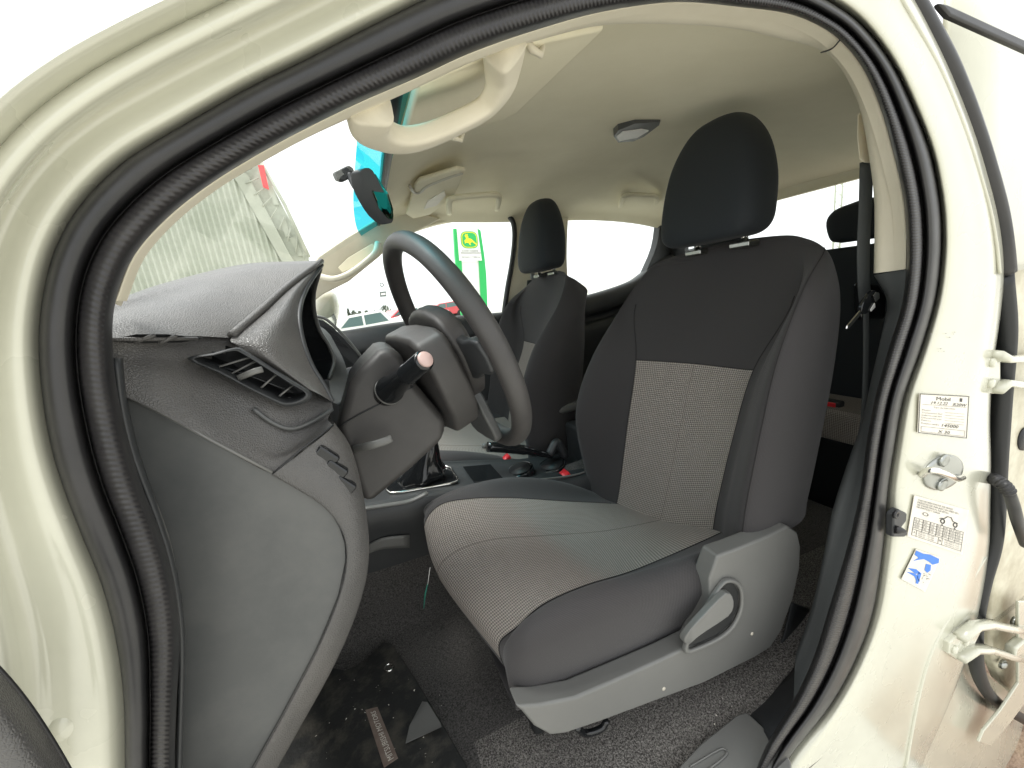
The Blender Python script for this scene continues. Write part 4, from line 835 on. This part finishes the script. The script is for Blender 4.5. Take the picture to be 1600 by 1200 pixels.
# key hanging behind the driver seat
kc = V((1356, 467, .065)); kr = (V((1318, 512, .065))-kc).normalized(); kz = kr.cross(W(0, 1, 0)).normalized()
key = tag(empty('car_key', V((1340, 490, .065))), 'silver and black car key resting beside the seat belt', 'key')
pts = []
def kp(a, b, y=0): return kc+kr*a+kz*b+W(0, y, 0)
prism([kp(-.012, -.006), kp(-.006, -.013), (kp(.012, -.014)), kp(.028, -.010), kp(.034, 0), kp(.028, .010), kp(.012, .014), kp(-.006, .012), kp(-.012, .005)], -.010, 'key_fob', 'gloss_black', key, .004, 3, 2)
prism([kp(-.011, -.004, -.0105), kp(-.004, -.011, -.0105), kp(.004, -.010, -.0105), kp(.004, .004, -.0105), kp(-.008, .006, -.0105)], -.002, 'fob_cap', 'chrome', key, .001)
prism([kp(.006, .004, -.0105), kp(.020, .007, -.0105), kp(.020, .011, -.0105), kp(.008, .012, -.0105)], -.0015, 'fob_button', 'white', key, .0005)
prism([kp(.034, -.0035, -.004), kp(.072, -.0035, -.004), kp(.076, 0, -.004), kp(.072, .0035, -.004), kp(.034, .0035, -.004)], -.0025, 'key_blade', 'chrome', key, .0006)
# teal tag hanging under the cushion front
tube([V((672, 887, .44)), V((668, 915, .44))], .0008, 'cord', 'white', None, 6)
tg = bpy.context.scene.collection.objects[-1] if False else None
bpy.data.objects['cord'].name = 'hanging_tag'; ht = bpy.data.objects['hanging_tag']; tag(ht, 'small teal tag on a cord hanging under the seat front', 'tag')
tube([V((668, 913, .44)), V((664, 930, .44)), V((662, 950, .44))], [(.001, .002), (.0015, .004), (.001, .002)], 'tag_tail', 'leaf_teal', ht, 8)

# ================================================================== outside
def sheet(name, x0, x1, y0, y1, z, m, n=1):
    return mk(name, [W(x0, y0, z), W(x1, y0, z), W(x1, y1, z), W(x0, y1, z)], [(0, 1, 2, 3)], m, None, False)
tag(sheet('ground', -900, 900, -900, 900, -.26, 'far_ground'), 'pale gravel yard reaching the horizon', None, None, 'structure')
tag(sheet('brick_path', 1.35, 3.6, -.35, 1.2, -.25, 'ground'), 'reddish brown paved ground beside the truck', None, None, 'structure')
# shed seen through the windshield
shed = tag(empty('metal_shed', (-3, 8, 0)), 'pale green corrugated metal shed with a mesh gable beyond the windshield', 'shed')
A0 = V((120, 800, 8.0)); 
def sy(p, y=8.0): return V((p[0], p[1], y))
top_l, top_m, rk = sy((150, 200)), sy((352, 268)), sy((482, 402))
x0, x1 = -7.5, sy((470, 500)).x
vv = []; ff = []; N = 150
def topz(x):
    pts = [(x0, top_l.z+.6), (top_m.x, top_m.z), (sy((372, 288)).x, sy((372, 288)).z), (sy((440, 410)).x, sy((440, 410)).z), (x1, sy((474, 440)).z-.6)]
    for (a, b), (c, d) in zip(pts, pts[1:]):
        if x <= c: return b+(d-b)*(x-a)/(c-a)
    return pts[-1][1]
for k in range(N*4+1):
    x = x0+(x1-x0)*k/(N*4); y = 8+.022*math.cos(2*math.pi*k/8); vv += [W(x, y, -.26), W(x, y, topz(x))]
    if k: ff.append((2*k-2, 2*k, 2*k+1, 2*k-1))
mk('corrugated_wall', vv, ff, 'corrugated', shed)
prism([sy((350, 262), 7.95), sy((370, 284), 7.95), sy((440, 408), 7.95), sy((474, 450), 7.95), sy((486, 450), 7.95), sy((452, 396), 7.95), sy((388, 275), 7.95), sy((364, 250), 7.95)], .1, 'gable_beam', 'shed_grey', shed, 0)
prism([sy((352, 256), 8.04), sy((404, 250), 8.04), sy((482, 400), 8.04), sy((490, 470), 8.04), sy((466, 470), 8.04)], .03, 'mesh_panel', 'mesh_panel', shed, 0)
tube([sy((406, 250), 7.9), sy((445, 320), 7.9), sy((483, 402), 7.9)], .03, 'gable_edge', 'shed_grey', shed, 8)
prism([sy((403, 258), 7.85), sy((412, 258), 7.85), sy((420, 296), 7.85), sy((411, 292), 7.85)], .05, 'red_board', 'red', shed, 0)
for a, b in (((415, 290), (428, 320)), ((436, 340), (446, 370)), ((452, 372), (466, 400))):
    prism([sy(a, 7.97), sy((a[0]+9, a[1]-2), 7.97), sy((b[0]+8, b[1]), 7.97), sy(b, 7.97)], .04, 'hanging_panel', 'corrugated' if a[0] % 2 else 'shed_grey', shed, 0)
for k in range(9):
    p = sy((372+k*13, 270+k*18)); q = sy((395+k*10, 265+k*15)); tube([p+W(0, -.06, 0), q+W(0, -.06, 0)], .012, 'gable_batten', 'shed_grey', shed, 6)
prism([W(x0, 8.1, 0), W(x1-.3, 8.1, 0), W(x1-.3, 8.1, 1.2), W(x0, 8.1, 3)], 4, 'shed_body', 'shed_grey', shed, 0)
# dealer sign
sg_ = tag(empty('dealer_sign', W(V((735, 490, 25.)).x, 25, 0)), 'tall white sign with green posts and a leaping deer emblem', 'sign')
def s25(x, y, d=25.0): return V((x, y, d))
gp = V((742, 660, 25.)); 
strip2 = lambda pts, name, m, d=25., t=.3, par=sg_, bev=0: prism([s25(*p, d) for p in pts], t, name, m, par, bev)
strip2([(709, 357), (714, 358), (721, 400), (723, 440), (734, 490), (737, 508), (725, 508), (721, 490), (714, 430), (711, 395)], 'sign_post', 'green')
strip2([(746, 357), (751, 360), (757, 400), (760, 430), (762, 483), (763, 506), (753, 507), (752, 480), (748, 400)], 'sign_post', 'green')
pn = strip2([(714, 356), (746, 357), (753, 407), (718, 407)], 'sign_board', 'white', 24.9, .3)
strip2([(718, 409), (752, 408), (755, 450), (756, 495), (755, 506), (735, 507), (732, 500), (724, 440)], 'sign_column', 'white', 25.1, .2)
es = Sheet([s25(719, 361.5, 24.88), s25(745, 361.5, 24.88), s25(748, 388, 24.88), s25(721, 388, 24.88)], W(0, -.01, 0))
def rr(e, s_, m, n=32):
    es.parts.append(([es.P(.5+s_*math.copysign(abs(math.cos(2*math.pi*k/n))**.6, math.cos(2*math.pi*k/n)), .5+s_*math.copysign(abs(math.sin(2*math.pi*k/n))**.6, math.sin(2*math.pi*k/n)))+W(0, -e, 0) for k in range(n)], [tuple(range(n))], m))
rr(0, .5, 0); rr(.01, .46, 1); rr(.02, .42, 0)
es.l = W(0, -.045, 0)
for q in ([(.16, .60), (.24, .50), (.34, .44), (.50, .42), (.62, .46), (.72, .56), (.90, .76), (.86, .80), (.66, .64), (.56, .66), (.52, .74), (.56, .82), (.50, .82), (.44, .70), (.30, .66), (.24, .72), (.20, .70), (.24, .60)], [(.30, .46), (.28, .32), (.22, .28), (.28, .20), (.30, .12), (.34, .20), (.42, .14), (.40, .24), (.44, .30), (.44, .44)]): es.poly(q, 1)
es.build('sign_emblem', ['green', 'yellow'], pn)
ts = Sheet([s25(720, 389, 24.88), s25(750, 389, 24.88), s25(753, 406, 24.88), s25(719.5, 406, 24.88)], W(0, -.01, 0))
ts.text('JOHN DEERE', .04, .26, .86, .24); ts.quad(0, .34, 1, .40); ts.text('Servicio y Talleres', .05, .82, .88, .28); ts.build('lettering', ['ink_grey'], pn)
# small distant pole sign
ds = tag(empty('pole_sign', W(V((597, 500, 40.)).x, 40, 0)), 'small grey pole sign with a round emblem above a rectangular board', 'sign')
prism([s25(593, 456, 40.), s25(603, 455, 40.), s25(604, 463, 40.), s25(594, 464, 40.)], .2, 'sign_board', 'grey_sign', ds, 0)
q = Sheet([s25(595, 457.5, 39.98), s25(602, 456.8, 39.98), s25(602.6, 461.5, 39.98), s25(595.6, 462, 39.98)], W(0, -.01, 0)); q.quad(0, .2, 1, .8); q.build('board_stripe', ['white'], ds)
c = s25(596.5, 445, 40.); tube([c+W(math.cos(t)*.16, 0, math.sin(t)*.16) for t in [k*math.pi/8 for k in range(16)]], .05, 'round_emblem', 'grey_sign', ds, 6, closed=True)
tube([W(s25(599, 460, 40.05).x, 40.15, -.25), s25(598, 440, 40.15)], .02, 'pole', 'white', ds, 6)
# trees
def tree(px, Y, h, w, label, m='leaf', base=490):
    x = V((px, base, Y)).x; t = tag(empty('tree', (x, Y, -.25)), label, 'tree', 'trees on the far side of the yard')
    tube([W(x, Y, -.25), W(x+.1, Y, h*.4), W(x, Y, h*.8)], [.14, .09, .03], 'trunk', 'bark', t, 8)
    v = []; f = []
    for _ in range(420):
        a = random.uniform(0, 6.28); z = random.random(); r = w*(1-.75*z)*(.5+.5*random.random())*(.8+.3*math.sin(a*3+z*9))
        c = W(x+math.cos(a)*r, Y+math.sin(a)*r, h*(.25+.75*z)); s_ = .085*h*random.uniform(.5, 1.2); o = len(v)
        d1 = Vector([random.uniform(-1, 1) for _ in range(3)]).normalized()*s_; d2 = d1.orthogonal().normalized()*s_*.7
        v += [c-d1, c+d2, c+d1, c-d2]; f.append((o, o+1, o+2, o+3))
    mk('crown', v, f, m, t, False)
for px, yt, w, lb in ((545, 482, .5, 'thin tree at the left end of the far tree row'), (553, 485, 1.3, 'low rounded tree beside the thin tree'), (562, 486, 1.2, 'second low tree, between two other low trees'), (573, 485, 1.2, 'low tree in the middle of the far row'), (586, 485, .9, 'narrow low tree left of the tallest tree'), (603, 477, 2.2, 'tallest tree of the far row, standing under the pole sign'), (628, 486, 2.2, 'low spreading tree beyond the red car')):
    tree(px, 110, V((px, yt, 110.)).z, w, lb)
tt = tree(668, 60, V((668, 482, 60.)).z, 2.4, 'teal green leafy tree behind the steering wheel rim', 'leaf_teal')
# parked cars
def car(x, y, rot, paint, label, pick=False):
    t = tag(empty('parked_car', (0, 0, 0)), label, 'car', 'cars parked across the yard')
    L = 4.6
    prof = [(-2.3, .45), (-2.3, .80), (-2.15, .92), (-1.3, 1.02), (-.75, 1.48), (.55, 1.54), (.95, 1.06), (2.2, 1.04), (2.3, .9), (2.3, .45)] if pick else [(-2.2, .4), (-2.2, .7), (-2.0, .86), (-1.1, .96), (-.4, 1.40), (.9, 1.44), (1.6, 1.0), (2.1, .95), (2.2, .8), (2.2, .4)]
    prism([W(a, -.85, b) for a, b in prof], W(0, 1.7, 0), 'car_body', paint, t, .06, 3)
    ws_ = ([[(-1.05, 1.06), (-.68, 1.40), (-.22, 1.43), (-.22, 1.06)], [(-.14, 1.06), (-.14, 1.43), (.48, 1.46), (.74, 1.10)]] if pick else [[(-.9, .98), (-.36, 1.33), (.15, 1.35), (.15, .98)], [(.23, .98), (.23, 1.35), (.84, 1.37), (1.3, 1.02)]])
    for wv in ws_:
        for s_ in (-.856, .846): prism([W(a, s_, b) for a, b in wv], W(0, .01, 0), 'side_window', 'car_glass', t, 0)
    for cx in (-1.45, 1.4):
        for s_ in (-1, 1):
            w_ = lathe(W(cx, s_*.78, .34), (0, s_, 0), [(.34, -.1), (.34, .08), (.30, .10), (.2, .1), (.2, .07), (.001, .07)], 'wheel', 'tyre', t, 24)
    t.location = (x, y, -.25); t.rotation_euler = (0, 0, rot); return t
car(V((575, 500, 17.)).x, 17, math.radians(0), 'car_white', 'white pickup parked nearest, seen over the far door sill', True)
car(V((624, 497, 30.)).x, 30, math.radians(25), 'car_red', 'red car parked right of the white pickup')
car(V((690, 490, 34.)).x, 34, math.radians(10), 'car_red', 'red car seen through the steering wheel opening')
car(V((655, 495, 26.)).x, 27, math.radians(-10), 'car_white', 'white saloon behind the far rim of the steering wheel')
# things behind the truck
def back(px, py, X): return V((px, py, 'X', X))
car(back(1335, 388, 14.).x, back(1335, 388, 14.).y, math.radians(80), 'car_red', 'red car behind the truck seen through the rear window')
lp = tag(empty('lamp_pole', back(1310, 400, 12.)*1), 'grey lattice pole standing behind the rear window', 'pole')
b0 = back(1310, 340, 12.); b1 = back(1311, 255, 12.)
for dx in (-.08, .08): tube([W(b0.x, b0.y+dx, 0), W(b1.x, b1.y+dx, b1.z+2)], .02, 'pole_leg', 'shed_grey', lp, 8)
for k in range(26): z = .3+k*.25; tube([W(b0.x, b0.y-.08, z), W(b0.x, b0.y+.08, z+.2)], .012, 'pole_rung', 'shed_grey', lp, 6)
x_, y_ = back(1180, 372, 16.).x, back(1180, 372, 16.).y
hg = tag(empty('bush', (x_, y_, 0)), 'green bush behind the truck, seen under the driver headrest', 'bush')
v = []; f = []
for _ in range(500):
    c = W(x_+random.gauss(0, .6), y_+random.gauss(0, 1.4), 0); c.z = random.uniform(.1, 2.0)*math.exp(-abs(c.y-y_)*.25); s_ = .16; o = len(v)
    d1 = Vector([random.uniform(-1, 1) for _ in range(3)]).normalized()*s_; d2 = d1.orthogonal().normalized()*s_*.7; v += [c-d1, c+d2, c+d1, c-d2]; f.append((o, o+1, o+2, o+3))
mk('crown', v, f, 'green', hg, False); tube([W(x_, y_, 0), W(x_, y_, 1)], .05, 'trunk', 'bark', hg, 8)
